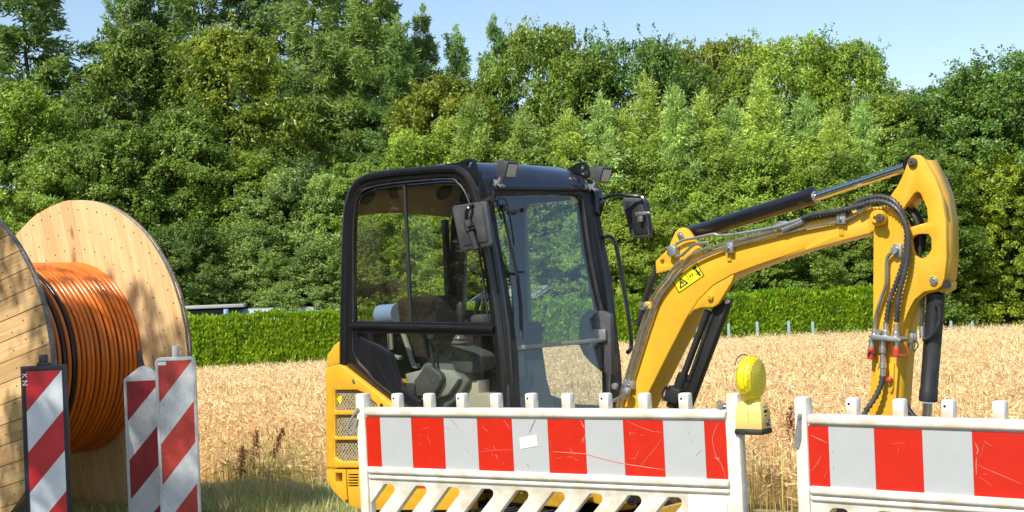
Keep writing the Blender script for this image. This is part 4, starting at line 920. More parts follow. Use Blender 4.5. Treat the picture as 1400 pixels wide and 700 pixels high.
bar1, sh1, pn1 = barricade(-.753, 7.287, .955, A1, .01368, 'red and white striped barricade before the excavator cab, with a white sticker', m1)
bar2, sh2, pn2 = barricade(1.181, 5.998, .965, A2, .0012, 'second red and white barricade, in front of the excavator arm', m2)
mb = MB(); mb.prism([(.942, .0004, .955 - .093), (1.036, .0004, .955 - .124), (1.043, .0004, .955 - .076), (.946, .0004, .955 - .090 + .045)], (0, .0012, 0)) if False else mb.prism([(.945, .0002, .955 - .141), (1.041, .0002, .955 - .124), (1.036, .0002, .955 - .074), (.941, .0002, .955 - .090)], (0, .0012, 0))
mb.build('sticker', M['paper'], sh1, smooth=0)
mb = MB(); mb.box((1.896, .004, .955 - .40), (.182, .004, .16)); mb.build('name_plate', M['paper'], pn1, .001)

# ------------------------------------------------------------------ warning lamp on the first barricade's end post
def lamp():
    p = at(1030, 588, 6.10)
    o = empty('warning_lamp', (p.x, p.y, p.z), -A1, 'round amber warning lamp with yellow battery box clamped on the barricade end post', 'warning lamp')
    mb = MB(); mb.box((0, 0, -.004), (.128, .10, .022)); mb.build('base', M['rubber'], o, .005)
    lo = [(-.062, -.047), (.062, -.047), (.062, .047), (-.062, .047)]; md = [(-.060, -.045), (.060, -.045), (.060, .045), (-.060, .045)]; hi = [(-.048, -.034), (.048, -.034), (.048, .034), (-.048, .034)]
    vs = [(x, y, .007) for x, y in lo] + [(x, y, .075) for x, y in md] + [(x, y, .119) for x, y in hi]
    fs = [(0, 3, 2, 1), (8, 9, 10, 11)] + [(r_ * 4 + k, r_ * 4 + (k + 1) % 4, (r_ + 1) * 4 + (k + 1) % 4, (r_ + 1) * 4 + k) for r_ in (0, 1) for k in range(4)]
    mb = MB(); mb.add(vs, fs); hs = mb.build('housing', M['lamp_body'], o, .005)
    mb = MB(); mb.lathe((.0615, .010, .032), (1, 0, 0), [(0, .014), (.006, .013), (.008, .009)], 14); lk = mb.build('lock', M['grey_dark'], hs)
    mb = MB(); mb.cyl((.069, .010, .032), (.071, .010, .032), .006, 10); mb.build('keyhole', M['steel'], lk)
    mb = MB(); mb.box((.0612, -.004, .080), (.0012, .030, .012)); mb.box((.0612, -.004, .062), (.0012, .016, .005)); mb.box((.0570, -.010, .098), (.0012, .006, .007)); mb.box((.0570, .008, .098), (.0012, .006, .007)); mb.build('print', M['ink'], hs, smooth=0)
    mb = MB(); mb.box((.0, -.0475, .05), (.004, .002, .07)); mb.build('seam', M['lamp_body'], hs)
    mb = MB(); mb.lathe((0, 0, .118), (0, 0, 1), [(0, .036), (.012, .036), (.014, .030), (.03, .028)], 18); mb.build('neck', M['amber'], o)
    c = Vector((0, 0, .215)); Rl = .094
    mb = MB(); prof = [(-.040, .012), (-.038, .05), (-.032, .078), (-.022, .090), (-.012, .0935), (-.010, .0975), (.010, .0975), (.012, .0935), (.022, .090), (.032, .078), (.038, .05), (.040, .012)]
    mb.lathe(c, (1, 0, 0), prof, 36); ln = mb.build('lens', M['amber'], o, smooth=25)
    mb = MB(); mb.lathe(c, (1, 0, 0), [(-.012, .06), (.012, .06)], 20); mb.build('reflector', M['decal'], o)
    mb = MB(); mb.tube(smoothpath([(-.01, -.005, .31), (-.02, -.03, .318), (-.03, -.065, .302), (-.03, -.085, .275)], 4), .0025, 6); mb.build('wire_clip', M['grey_dark'], o)
    mb = MB(); mb.cyl((-.15, -.01, .098), (-.04, -.01, .098), .006, 8); mb.cyl((-.135, -.035, .098), (-.135, .02, .098), .012, 8); mb.cyl((-.15, -.01, .075), (-.15, -.01, .12), .008, 8); mb.build('clamp_bolt', M['steel'], o)
    mb = MB(); mb.box((-.045, .04, .115), (.05, .03, .018), Matrix.Rotation(R(18), 3, 'Y')); mb.build('clamp_cap', M['paper'], o, .004)
lamp()

# ------------------------------------------------------------------ excavator
TH = R(43.5); EO = Vector((-0.04, 8.4, -0.12))
Mi = Matrix.Rotation(TH, 3, 'Z')                         # world -> machine axes (x forward, y to its left, z up)
EC = Mi @ (Vector((0, 0, EYE)) - EO)
def on(pts, p0, n):                                      # photo outline -> points on a plane of the machine
    p0, n = Vector(p0), Vector(n); out = []
    for x, y in pts:
        d = Mi @ ray(x, y); out.append(EC + d * (n.dot(p0 - EC) / n.dot(d)))
    return out
def oy(pts, c): return on(pts, (0, c, 0), (0, 1, 0))
def oyp(x, y, c): return oy([(x, y)], c)[0]
ex = empty('mini_excavator', EO, -TH, 'yellow mini excavator with black glazed cab and bent boom behind the barricade', 'excavator')
def plate(name, m, pts, c, th, parent=ex, holes=(), bevel=.004, **kw):
    mb = MB(); mb.prism(oy(pts, c), (0, th, 0), [oy(h, c) for h in holes]); return mb.build(name, M[m], parent, bevel, **kw)
def pipe(name, m, pts, c, r, parent=ex, n=5, seg=7):
    cs = c if hasattr(c, '__len__') else [c] * len(pts)
    mb = MB(); mb.tube(smoothpath([oyp(p[0], p[1], k) for p, k in zip(pts, cs)], n), r, seg); return mb.build(name, M[m], parent, smooth=50)
def corrugated(name, pts, c, r, parent=ex, m='hose', step=.0105):
    cs = c if hasattr(c, '__len__') else [c] * len(pts)
    P = smoothpath([oyp(p[0], p[1], k) for p, k in zip(pts, cs)], 12)
    q = [P[0]]; acc = 0; out = [P[0]]
    for i in range(1, len(P)):
        seg_ = P[i] - P[i - 1]; l = seg_.length
        while acc + l >= step: t = (step - acc); out.append(P[i - 1] + seg_.normalized() * t); P[i - 1] = out[-1]; seg_ = P[i] - P[i - 1]; l = seg_.length; acc = 0
        acc += l
    rr = [r * (1.0 if i % 2 else .62) for i in range(len(out))]
    mb = MB(); mb.tube(out, rr, 8); return mb.build(name, M[m], parent, smooth=60)
def bolt(x, y, c, r, m='yellow', parent=ex, h=.02, ring=True, name='pin'):
    p = oyp(x, y, c); mb = MB(); mb.lathe(p, (0, -1, 0), [(-.004, r), (h * .6, r), (h * .75, r * .9), (h * .75, r * .62), (h, r * .58), (h, r * .25), (h * .6, r * .22)] if ring else [(-.004, r), (h, r), (h, r * .3)], 16)
    return mb.build(name, M[m], parent)

# --- cab
FN = Vector((1, 0, .129)).normalized(); FP = Vector((0, 0, 1.0))
def of(pts, off=0.0): return on(pts, FP + FN * off, FN)
side_out = [(466, 500), (467, 400), (470, 300), (474, 270), (482, 250), (500, 238), (540, 231), (610, 225), (632, 228), (648, 241), (658, 262), (668, 310), (680, 380), (690, 450), (697, 556), (698, 612), (560, 612), (540, 560), (500, 528), (466, 502)]
win_up = [(482, 439), (481, 340), (483, 285), (489, 264), (503, 254), (545, 247), (612, 242), (628, 247), (641, 265), (651, 300), (662, 370), (671, 442)]
win_lo = [(487, 455), (673, 459), (678, 510), (681, 558), (682, 600), (590, 600), (570, 548), (546, 530), (532, 484), (513, 472), (489, 462)]
mb = MB(); mb.prism(oy(side_out, 0), (0, .045, 0), [oy(win_up, 0), oy(win_lo, 0)])
cab = mb.build('cab', M['black'], ex, .006)
rim = [(470, 500), (471, 400), (474, 302), (478, 274), (487, 254), (503, 243), (540, 236.5), (610, 231), (630, 233.5), (643, 246), (652, 266), (662, 312), (674, 382), (684, 450), (690, 520), (692, 580)]
mb = MB(); mb.tube(smoothpath(oy(rim, .008), 4), .027, 10); mb.build('side_rim', M['black'], cab)
mb = MB(); mb.tube(smoothpath(oy([(484, 439), (483, 340), (485, 287), (491, 267), (504, 257), (545, 250), (611, 245), (626, 250), (638, 267), (648, 302), (659, 371), (668, 441)], -.004), 4), .007, 6); mb.build('window_seal', M['galv'] if False else M['black_dusty'], cab)
mb = MB(); mb.tube(oy([(480, 445.5), (676, 449.5)], -.006), .017, 8); mb.build('side_rail', M['black'], cab)
mb = MB(); mb.tube(oy([(553, 249), (557, 330), (562, 441)], .012), .013, 6); mb.build('sliding_bar', M['black_dusty'], cab)
mb = MB(); mb.tube(oy([(482.5, 452), (482.5, 478), (490, 496), (512, 520), (545, 546), (572, 566)], -.003), .006, 6); mb.build('lower_seal', M['black'], cab)
# outlines of the cab on its far side, from the near one
so = oy(side_out, 0); far_out = [Vector((p.x, .955, p.z)) for p in so]
B_ = lambda l: [Vector((x, .955, z + .12)) for x, z in l]
mb = MB(); mb.prism(far_out, (0, .045, 0), [B_([(-1.33, 1.42), (-.86, 1.40), (-.88, 2.05), (-.93, 2.10), (-1.20, 2.10), (-1.28, 2.05)]), B_([(-.70, .98), (-.60, .86), (-.35, .80), (-.08, .80), (-.07, 1.2), (-.17, 2.0), (-.23, 2.10), (-.68, 2.10), (-.73, 2.05), (-.72, 1.25)])])
mb.build('far_side', M['black'], cab, .006)
mb = MB(); mb.tube(smoothpath([Vector((p.x, .985, p.z)) for p in oy(rim, 0)], 4), .027, 10); mb.build('far_rim', M['black'], cab)
# rear frame with its window
xr = -1.455
mb = MB(); mb.prism([(xr, .045, .75), (xr, .955, .75), (xr, .955, 2.165), (xr, .91, 2.165), (xr, .91, 1.48), (xr, .09, 1.48), (xr, .09, 2.165), (xr, .045, 2.165)], (.03, 0, 0)); mb.build('rear_frame', M['black'], cab, .004)
LP0, LN = (-1.42, 0, 2.15), Vector((.80, 0, -.60))
def lin(pts, off=0.0): return [v + LN * off for v in on(pts, Vector(LP0), LN)]
hl = lin([(470, 246), (500, 241), (645, 238), (652, 302), (617, 298), (557, 291.5), (520, 292), (482, 296), (466, 298)])
hl = [Vector((p.x, min(.95, max(.05, p.y)), p.z)) for p in hl]
mb = MB(); mb.prism(hl, -LN * .015); mb.build('rear_lining', M['headliner'], cab, .003)
for px, py, r_ in ((500, 268, .060), (607, 262, .062)):
    q = lin([(px, py)], .002)[0]; q.y = min(.90, max(.11, q.y)); mb = MB(); mb.lathe(q, LN, [(0, r_), (.010, r_), (.013, r_ * .85), (.008, r_ * .8)], 20); mb.build('speaker', M['speaker'], cab)
mb = MB(); mb.prism(lin([(529, 250), (542, 250), (541, 262), (544, 268), (533, 270), (531, 262)], .025), -LN * .02); mb.build('latch', M['plastic'], cab, .006)
mb = MB(); mb.prism(lin([(541, 259), (552, 259), (552, 269), (541, 269)], .006), -LN * .004); mb.build('latch_label', M['beige'], cab)
# front frame
wind = [(678, 266), (787, 266), (796, 276), (804, 335), (815, 393), (831, 465), (833, 540), (833, 585), (714, 585), (709, 483), (702, 431), (690, 360), (684, 330), (675, 272)]
frn = [(657, 255), (806, 257), (816, 266), (826, 324), (837, 380), (850, 501), (853, 560), (853, 612), (698, 612), (697, 556), (690, 450), (680, 380), (668, 310), (658, 262)]
mb = MB(); mb.prism(of(frn, .012), -FN * .06, [of(wind, .012)]); mb.build('front_frame', M['black_dusty'], cab, .008)
mb = MB(); mb.tube(smoothpath(of([(677, 270), (679, 265.5), (740, 264.5), (787, 265.5), (797, 277), (805, 335), (816, 393), (832, 465), (834, 540), (834, 580)], .014), 4), .008, 6); mb.build('windscreen_seal', M['rubber'], cab)
# roof: lofted shell
prof = [(-.150, 2.150), (-.165, 2.200), (-.215, 2.262), (-.31, 2.310), (-.50, 2.333), (-1.10, 2.335), (-1.30, 2.29), (-1.40, 2.20), (-1.42, 2.13)]
vs = []; fs = []; cols = [(.015, .10), (.035, .045), (.075, .012), (.14, 0), (.5, -.008), (.86, 0), (.925, .012), (.965, .045), (.985, .10)]
for y_, dz in cols:
    for x_, z_ in prof: vs.append((-.8 + (x_ + .8) * (1 - dz * .35), y_, z_ + .12 - dz * (1 if z_ > 2.2 else .3)))
np_ = len(prof)
for i in range(len(cols) - 1):
    for j in range(np_ - 1): fs.append((i * np_ + j, i * np_ + j + 1, (i + 1) * np_ + j + 1, (i + 1) * np_ + j))
mb = MB(); mb.add(vs, fs); mb.add([(x, y, z - .03) for x, y, z in vs], [tuple(reversed(f)) for f in fs]); rf = mb.build('roof', M['roof_paint'], ex, smooth=50)
mb = MB(); mb.box((-.74, .5, 2.265 + .12), (.86, .84, .02)); mb.build('roof_lining', M['headliner'], rf, .004)
mb = MB(); mb.tube(of([(657, 257), (806, 259)], .02), .012, 8); mb.build('roof_gutter', M['black'], rf)
mb = MB(); mb.prism(of([(716, 232), (722, 234), (739, 251), (735, 252)], .03), FN * .001) if False else None
# panes
def pane(m, pts3, vec, name='window_pane'):
    b = MB(); b.prism(pts3, vec); return b.build(name, M[m], cab, smooth=0)
pane('glass_tint', oy([(481, 440), (480, 340), (482, 284), (488, 263), (503, 253), (545, 246), (555, 245.5), (563, 441)], .02), (0, .004, 0))
pane('glass', oy([(556, 441), (551, 246), (612, 241), (629, 246), (642, 264), (652, 300), (663, 370), (672, 443)], .030), (0, .004, 0))
pane('glass', oy(win_lo, .022), (0, .004, 0))
pane('glass_front', of([(677, 265), (788, 265), (798, 276), (805, 335), (816, 393), (832, 466), (707, 477), (701, 431), (689, 360), (683, 330), (674, 272)], .000), -FN * .005, 'windscreen')
pane('glass_front', of([(707, 479), (832, 468), (834, 540), (834, 586), (713, 586)], -.012), -FN * .005, 'lower_windscreen')
pane('glass', [Vector((xr + .012, y_, z_ + .12)) for y_, z_ in ((.085, 1.37), (.915, 1.37), (.915, 2.105), (.085, 2.105))], (.004, 0, 0), 'rear_pane')
pane('glass', [v + Vector((0, .02, 0)) for v in B_([(-1.335, 1.415), (-.855, 1.395), (-.875, 2.055), (-.93, 2.105), (-1.20, 2.105), (-1.285, 2.055)])], (0, .004, 0))
pane('glass', [v + Vector((0, .02, 0)) for v in B_([(-.705, .98), (-.6, .855), (-.35, .795), (-.075, .795), (-.065, 1.2), (-.165, 2.0), (-.225, 2.105), (-.685, 2.105), (-.735, 2.05), (-.725, 1.25)])], (0, .004, 0), 'door_pane')
mb = MB(); mb.prism(of([(707, 472.5), (832, 461.5), (832, 467), (707, 478.5)], .014), -FN * .018); mb.build('windscreen_strip', M['grey_light'], cab, .002)
mb = MB(); mb.prism(of([(779, 266), (787, 266), (795, 277), (782, 277)], -.010), -FN * .002); mb.build('corner_sticker', M['yellow'], cab)
# wiper
mb = MB(); mb.tube(smoothpath(of([(686, 300), (681, 285), (681, 274), (686, 271), (692, 276), (698, 300), (703, 335)], .03), 4), .006, 6); mb.tube(of([(687, 285), (694, 318), (700, 345), (707, 380)], .045), .009, 6); mb.lathe(of([(686, 285)], .02)[0], FN, [(0, .022), (.03, .02), (.036, .01)], 14)
mb.tube(of([(694, 291), (712, 288)], .03), .007, 6); mb.lathe(of([(712, 288)], .02)[0], FN, [(0, .014), (.03, .013)], 10); mb.build('wiper_arm', M['black'], cab)
mb = MB(); mb.tube(of([(699, 340), (708, 380), (712, 420), (713, 462)], .035), .011, 6); mb.tube(of([(703, 372), (716, 372)], .03), .008, 6); mb.build('wiper_blade', M['rubber'], cab)
# inside the far door: panel and pillar foot
plate('door_panel', 'grey_dark', [(790, 470), (791, 440), (796, 429), (806, 424), (822, 425), (834, 430), (836, 514), (822, 509), (808, 498), (797, 485)], .90, .045, cab, bevel=.012)
plate('pillar_foot', 'plastic', [(712, 440), (740, 440), (741, 480), (747, 520), (757, 556), (760, 606), (704, 606), (706, 530)], .945, .008, cab, bevel=.003)
plate('door_handle', 'plastic', [(716, 446), (742, 446), (742, 454), (716, 454)], .93, .025, cab)
mb = MB(); mb.box(oyp(820, 458, .885), (.10, .02, .07)); mb.box(oyp(812, 470, .88), (.05, .02, .03)); mb.build('door_latch', M['galv'], cab, .005)
# floor, bulkhead, seat, console
mb = MB(); mb.box((-.72, .5, .80), (1.40, .90, .05)); mb.build('floor', M['plastic'], cab)
mb = MB(); mb.box((-1.40, .5, 1.12), (.06, .90, .66)); mb.build('rear_bulkhead', M['plastic'], cab, .01)
mb = MB(); mb.box((-1.05, .93, 1.12), (.64, .03, .62)); mb.build('side_liner', M['plastic'], cab, .005)
mb = MB(); mb.box((-1.13, .10, .99), (.5, .06, .24)); mb.build('floor_box', M['plastic'], cab, .005)
sx, sy = -1.02, .50
st = empty('seat', (0, 0, 0)); bpy.data.objects.remove(st)
mb = MB()
bk = [(sx + .12, 1.02), (sx + .02, 1.20), (sx - .07, 1.45), (sx - .12, 1.62), (sx - .17, 1.655), (sx - .22, 1.63), (sx - .20, 1.45), (sx - .10, 1.15), (sx - .02, 1.0)]
mb.prism([(x, sy - .235, z) for x, z in bk], (0, .47, 0)); seat = mb.build('seat', M['seat'], ex, .035, seg=3)
mb = MB(); mb.box((sx + .26, sy, 1.05), (.50, .48, .13)); mb.build('cushion', M['seat'], seat, .04, seg=3)
for s_ in (-1, 1):
    mb = MB(); mb.prism([(x + .03, sy + s_ * .24 - .025, z) for x, z in ((sx + .10, 1.12), (sx + .0, 1.38), (sx - .06, 1.52), (sx - .14, 1.52), (sx - .08, 1.12))], (0, .05, 0)); mb.build('bolster', M['seat'], seat, .02, seg=3)
mb = MB(); mb.box((sx + .2, sy, .90), (.36, .36, .16)); mb.build('seat_base', M['grey_dark'], seat, .02)
con = plate('console', 'grey', [(572, 506), (588, 486), (596, 480), (612, 474), (640, 484), (644, 486), (644, 506), (637, 515), (640, 522), (628, 545), (606, 562), (588, 552)], .16, .18, ex, bevel=.02, seg=3)
plate('console_top', 'grey_dark', [(596, 479), (612, 472), (640, 483), (646, 488), (645, 510), (637, 511), (620, 505), (618, 497), (612, 488), (596, 484)], .145, .20, con, bevel=.012, seg=3)
plate('console_base', 'grey_light', [(550, 512), (582, 504), (616, 507), (627, 518), (612, 540), (588, 548), (564, 534)], .125, .06, con, bevel=.012)
cv = plate('lever_cover', 'grey_dark', [(565, 521), (580, 501), (588, 501), (601, 511), (604, 519), (592, 542), (569, 543)], .085, .05, con, bevel=.010, seg=3)
for q in ((568, 526), (593, 520), (593, 539)): bolt(q[0], q[1], .085, .007, 'steel', cv, .004, False, 'screw')
ft = oyp(627, 459, .24)
mb = MB()
for py, r1, r2 in ((488, .078, .060), (481, .074, .052), (474, .062, .044), (467.5, .052, .036), (462, .042, .028)):
    c_ = oyp(625.5 + (488 - py) * .12, py, .24); mb.lathe(c_ - Vector((0, 0, .014)), (0, 0, 1), [(0, r1 * .8), (.007, r1), (.012, r1), (.032, r2 * .85)], 18)
mb.build('joystick_boot', M['boot'], con, smooth=45)
mb = MB(); mb.tube([ft, oyp(630, 448, .24), oyp(631, 436, .24)], [.018, .016, .022], 10); mb.lathe(oyp(631, 437, .24), (0, 0, 1), [(0, .022), (.05, .028), (.09, .026), (.11, .012)], 12); mb.build('joystick', M['rubber'], con)
mb = MB(); mb.tube([oyp(588, 458, .11), oyp(589, 475, .11), oyp(594, 504, .11)], [.014, .011, .009], 8); lv = mb.build('lever', M['plastic'], con)
mb = MB(); mb.lathe(oyp(588, 463, .11), (0, 0, 1), [(0, .016), (.02, .022), (.035, .02), (.04, .01)], 12); mb.build('lever_knob', M['grey_light'], lv)
plate('seat_bracket', 'grey_light', [(511, 454), (534, 454), (537, 478), (530, 479), (517, 473)], .30, .02, ex, bevel=.004)
pipe('belt_stalk', 'grey_light', [(551, 455), (558, 475), (565, 498), (572, 500)], .20, .018)
pipe('trim_edge', 'grey_light', [(534, 487), (540, 508), (546, 529), (570, 547)], .06, .016)
plate('trim_block', 'grey_light', [(531, 484), (546, 487), (545, 492), (533, 492)], .07, .03, ex)
plate('step_block', 'beige', [(641, 520), (654, 520), (654, 538), (678, 540), (680, 560), (680, 590), (630, 590), (632, 540)], .20, .10, ex, bevel=.005)
plate('pedal_box', 'plastic', [(654, 507), (678, 508), (680, 538), (654, 537)], .30, .10, ex, bevel=.005)
for i, dx in enumerate((0, 9)):
    mb = MB(); mb.tube([oyp(640 + dx, 560, .40 + .1 * i), oyp(646 + dx, 480, .40 + .1 * i), oyp(650 + dx, 430, .40 + .1 * i), oyp(655 + dx, 408, .40 + .1 * i)], [.012, .012, .012, .02], 8); mb.build('travel_lever', M['plastic'], ex)
mb = MB(); mb.prism(oy([(637, 441), (641, 434), (650, 430), (659, 432), (662, 441)], .30), (0, .12, 0)); mb.build('display_pod', M['grey_dark'], ex, .008)
cn = MB(); cn.tube([EO + Mi.transposed() @ oyp(*q, .80) for q in ((521, 431), (545, 429))], .075, 14); cno = cn.build('container', M['blue_cloth'], None)
tag(cno, 'pale blue container on the shelf behind the excavator seat', 'container')
cno.location = (0, 0, 0)

# --- roof fittings, mirrors, handles
plate('lifting_bracket', 'black', [(606, 224.5), (625, 222), (640, 216.5), (647, 217.5), (650, 228), (655, 243), (657, 258), (650, 252), (640, 240), (625, 228)], .0, .02, rf, holes=[[(637, 226), (640, 220.5), (645, 222), (643, 229), (639, 230)]], bevel=.003)
plate('lifting_bracket', 'black', [(775, 231), (790, 222.5), (798, 221), (803, 226), (806, 240), (800, 246), (786, 238)], .95, .02, rf, holes=[[(792, 229), (795, 225), (799, 228), (796, 233)]], bevel=.003)
def worklight(px, py, c, yaw, label):
    p = oyp(px, py, c); g = MB(); rot = Matrix.Rotation(yaw, 3, 'Z') @ Matrix.Rotation(R(20), 3, 'Y')
    vs = [(-.05, y, z) for y, z in ((-.036, -.036), (.036, -.036), (.036, .036), (-.036, .036))] + [(.045, y, z) for y, z in ((-.054, -.050), (.054, -.050), (.054, .050), (-.054, .050))]
    g.add([p + rot @ Vector(v) for v in vs], [(0, 1, 2, 3), (7, 6, 5, 4)] + [(k, 4 + k, 4 + (k + 1) % 4, (k + 1) % 4) for k in range(4)])
    b = g.build('work_light', M['mirror_back'], ex, .006); b['label'] = label
    g = MB(); g.box(p + rot @ Vector((.0455, 0, -.002)), (.006, .082, .076), rot); g.build('lens', M['lens_white'], b, .003)
    g = MB(); g.tube([p + rot @ Vector((-.02, 0, -.04)), p + Vector((-.05, -.01, -.075)), p + Vector((-.09, -.015, -.10))], .012, 8); g.box(p + Vector((-.06, 0, -.085)), (.07, .04, .012), Matrix.Rotation(R(35), 3, 'Y')); g.build('bracket', M['galv'], b)
worklight(692, 230, .13, R(4), 'work light on the near roof corner')
worklight(821, 237, .96, R(4), 'work light on the far roof corner')
plate('pillar_bracket', 'black', [(655, 248), (662, 244), (668, 262), (667, 276), (660, 282), (654, 262)], -.03, .05, ex)
mb = MB(); mb.prism(of([(806, 244), (816, 250), (824, 262), (828, 276), (822, 296), (816, 290), (814, 268)], .03), -FN * .03); mb.build('pillar_bracket', M['black'], ex, .004)
mr = plate('mirror', 'mirror_back', [(617, 284.5), (619.5, 281), (660.5, 275), (664, 277), (672, 333), (669, 337.5), (633, 343.5), (628.5, 341)], -.22, .03, ex, bevel=.009, seg=3); mr['label'] = 'near side mirror, its back to the camera'
plate('mirror_inset', 'mirror_back', [(624, 288), (658, 283), (666, 330), (634, 336)], -.226, .01, mr, bevel=.003)
pipe('mirror_arm', 'black', [(670, 270), (655, 277), (643, 283), (638, 289), (638, 301), (640, 306)], [-.06, -.16, -.245, -.26, -.255, -.25], .011, mr)
mb = MB(); a_, b_ = oyp(639, 302, -.25), oyp(652, 341, -.25); mb.tube([a_, a_.lerp(b_, .35), a_.lerp(b_, .4), b_], [.024, .030, .020, .018], 10); mb.lathe(oyp(645, 309, -.25), (0, -1, 0), [(0, .014), (.03, .013), (.034, .006)], 10); mb.build('mirror_clamp', M['plastic'], mr)
ml = plate('mirror', 'mirror_back', [(849, 274), (853, 270), (880, 271), (884, 275), (890, 320), (888, 325), (866, 326), (862, 323)], 1.22, .03, ex, bevel=.008, seg=3); ml['label'] = 'far side mirror, its back to the camera'
plate('mirror_inset', 'plastic', [(853, 275), (879, 276), (885, 319), (867, 321)], 1.214, .01, ml, bevel=.003)
pipe('mirror_arm', 'black', [(825, 272), (834, 268.5), (845, 267), (868, 268), (878, 270), (882, 278), (884, 294), (886, 309)], [1.05, 1.08, 1.12, 1.18, 1.19, 1.19, 1.19, 1.19], .011, ml)
mb = MB(); mb.box(oyp(877, 292, 1.19), (.085, .03, .022)); mb.box(oyp(876, 297, 1.195), (.03, .03, .06)); mb.cyl(oyp(869, 292, 1.19), oyp(888, 291, 1.19), .010, 8); mb.build('mirror_clamp', M['steel'], ml, .003)
pipe('grab_rail', 'black', [(825, 325), (832, 323), (838, 327), (843, 340), (847, 360), (853, 395), (858, 425), (862, 455), (863, 475), (858, 482)], [1.03, 1.06, 1.08, 1.08, 1.08, 1.08, 1.08, 1.08, 1.08, 1.04], .014)
mb = MB(); mb.prism(of([(796, 326), (806, 322), (810, 350), (808, 362), (799, 352)], -.03), -FN * .02); mb.build('inner_mirror', M['black'], ex, .006)

# --- body (counterweight, engine cover)
g1 = [(457.4, 533.5), (487, 533.5), (496, 537), (514, 552.5), (515, 557), (512, 561.5), (457.4, 561.5)]
g2 = [(457.4, 567.5), (520, 567.5), (520, 597.5), (457.4, 597.5)]
g3 = [(457.4, 602), (520, 602), (520, 631), (465, 631), (457.4, 626)]
bt = [(444.5, 507), (446, 503), (462, 498), (468, 501), (500, 526), (540, 557), (575, 592), (640, 612), (640, 640), (445.5, 640)]
bb = [(446, 642), (640, 642), (642, 697), (500, 697), (486, 694), (470, 686), (456, 672), (447, 658)]
YB = -.035
mb = MB(); mb.prism(oy(bt, YB), (0, .07, 0), [oy(g, YB) for g in (g1, g2, g3)]); body = mb.build('engine_cover', M['yellow'], ex, .009, seg=3)
for gp in (g1, g2, g3):
    mb = MB(); mb.prism(oy(gp, YB + .022), (0, .006, 0)); mb.build('grille', M['grille'], body, smooth=0)
mb = MB(); mb.prism(oy([(446, 508), (462, 500), (500, 528), (540, 559), (574, 594), (636, 613), (636, 692), (500, 695), (488, 692), (472, 684), (458, 671), (449, 657)], .06), (0, .93, 0)); mb.build('body_core', M['yellow'], body, .03, seg=3)
mb = MB(); mb.prism(oy(bt, 1.0), (0, .06, 0)); mb.build('far_cover', M['yellow'], body, .01)
v1 = [(458.5, 646.5), (467.5, 646.5), (467.5, 660), (465, 661), (458.5, 659)]
def slots_px(x0, x1, ys): return [[(x0, y), (x1, y), (x1, y + 2.2), (x0, y + 2.2)] for y in ys]
sl = slots_px(476, 490, (648, 651.8, 655.6, 659.4, 663.0))
mb = MB(); mb.prism(oy([(446, 642), (472, 642), (473, 660), (475, 689), (470, 686), (456, 672), (447, 658)], YB), (0, .07, 0), [oy(v1, YB)]); cwl = mb.build('counterweight', M['yellow'], ex, .008, seg=3)
mb = MB(); mb.prism(oy([(474.5, 642), (640, 642), (642, 697), (500, 697), (486, 694), (477, 690), (475, 660)], YB), (0, .07, 0), [oy(s_, YB) for s_ in sl]); mb.build('lower_cover', M['yellow'], cwl, .004)
mb = MB(); mb.prism(oy([(457, 645), (492, 645), (492, 668), (457, 664)], YB + .05), (0, .004, 0)); mb.build('vent_backing', M['ink'], cwl)
mb = MB(); mb.tube(oy([(455, 528), (455, 636)], YB - .001), .004, 6); mb.build('cover_crease', M['yellow'], body)
bolt(484, 521, YB, .012, 'steel', body, .008, False, 'screw'); bolt(474, 684, YB, .008, 'steel', cwl, .008, False, 'screw'); bolt(522, 554, YB, .011, 'plastic', body, .006, False, 'screw')
plate('sticker', 'decal', [(460, 545), (468, 540), (466, 553)], YB + .021, .001, body, bevel=0)
mb = MB(); mb.prism(oy([(463, 466), (456, 472), (447, 484), (445, 496), (446, 502), (451, 505), (464, 498)], .05), (0, .88, 0)); mb.build('engine_hood', M['yellow'], ex, .035, seg=3)
plate('red_label', 'red', [(571, 662), (586, 662), (586, 667.5), (570, 667.5)], YB - .002, .001, body, bevel=0)

# --- tracks, swing post, blade
for y0 in (-.02, .74):
    lp = []
    for k in range(18): t = math.pi / 2 + math.pi * k / 17; lp.append((-1.15 + .16 * math.cos(t), .20 + .17 * math.sin(t)))
    for k in range(18): t = -math.pi / 2 + math.pi * k / 17; lp.append((.30 + .16 * math.cos(t), .20 + .17 * math.sin(t)))
    mb = MB(); mb.prism([(x, y0, z) for x, z in lp], (0, .26, 0)); tk = mb.build('track', M['rubber'], ex, .012)
    mb = MB()
    for k in range(22): mb.box((-1.15 + 1.45 * k / 21, y0 + .13, .375), (.035, .262, .02)); mb.box((-1.15 + 1.45 * k / 21, y0 + .13, .018), (.035, .262, .02))
    mb.build('cleats', M['rubber'], tk, kind='stuff')
mb = MB(); mb.cyl((-.45, .5, .25), (-.45, .5, .40), .34, 28); mb.build('slew_ring', M['black_dusty'], ex)
mb = MB(); mb.box((-.42, .5, .24), (1.0, .46, .14)); mb.build('track_frame', M['black_dusty'], ex, .02)
mb = MB(); mb.prism([(x, .22, z) for x, z in ((-.9, .40), (.18, .40), (.24, .48), (.24, .74), (-.9, .76))], (0, .56, 0)); mb.build('main_frame', M['yellow_worn'], ex, .02)
mb = MB(); mb.prism([(x, .36, z) for x, z in ((.22, .44), (.40, .40), (.62, .46), (.66, .60), (.66, .86), (.58, .94), (.48, .94), (.42, .80), (.22, .74))], (0, .05, 0)); mb.prism([(x, .59, z) for x, z in ((.22, .44), (.40, .40), (.62, .46), (.66, .60), (.66, .86), (.58, .94), (.48, .94), (.42, .80), (.22, .74))], (0, .05, 0)); mb.cyl((.36, .5, .38), (.36, .5, .80), .11, 20); mb.build('swing_post', M['yellow_worn'], ex, .01)
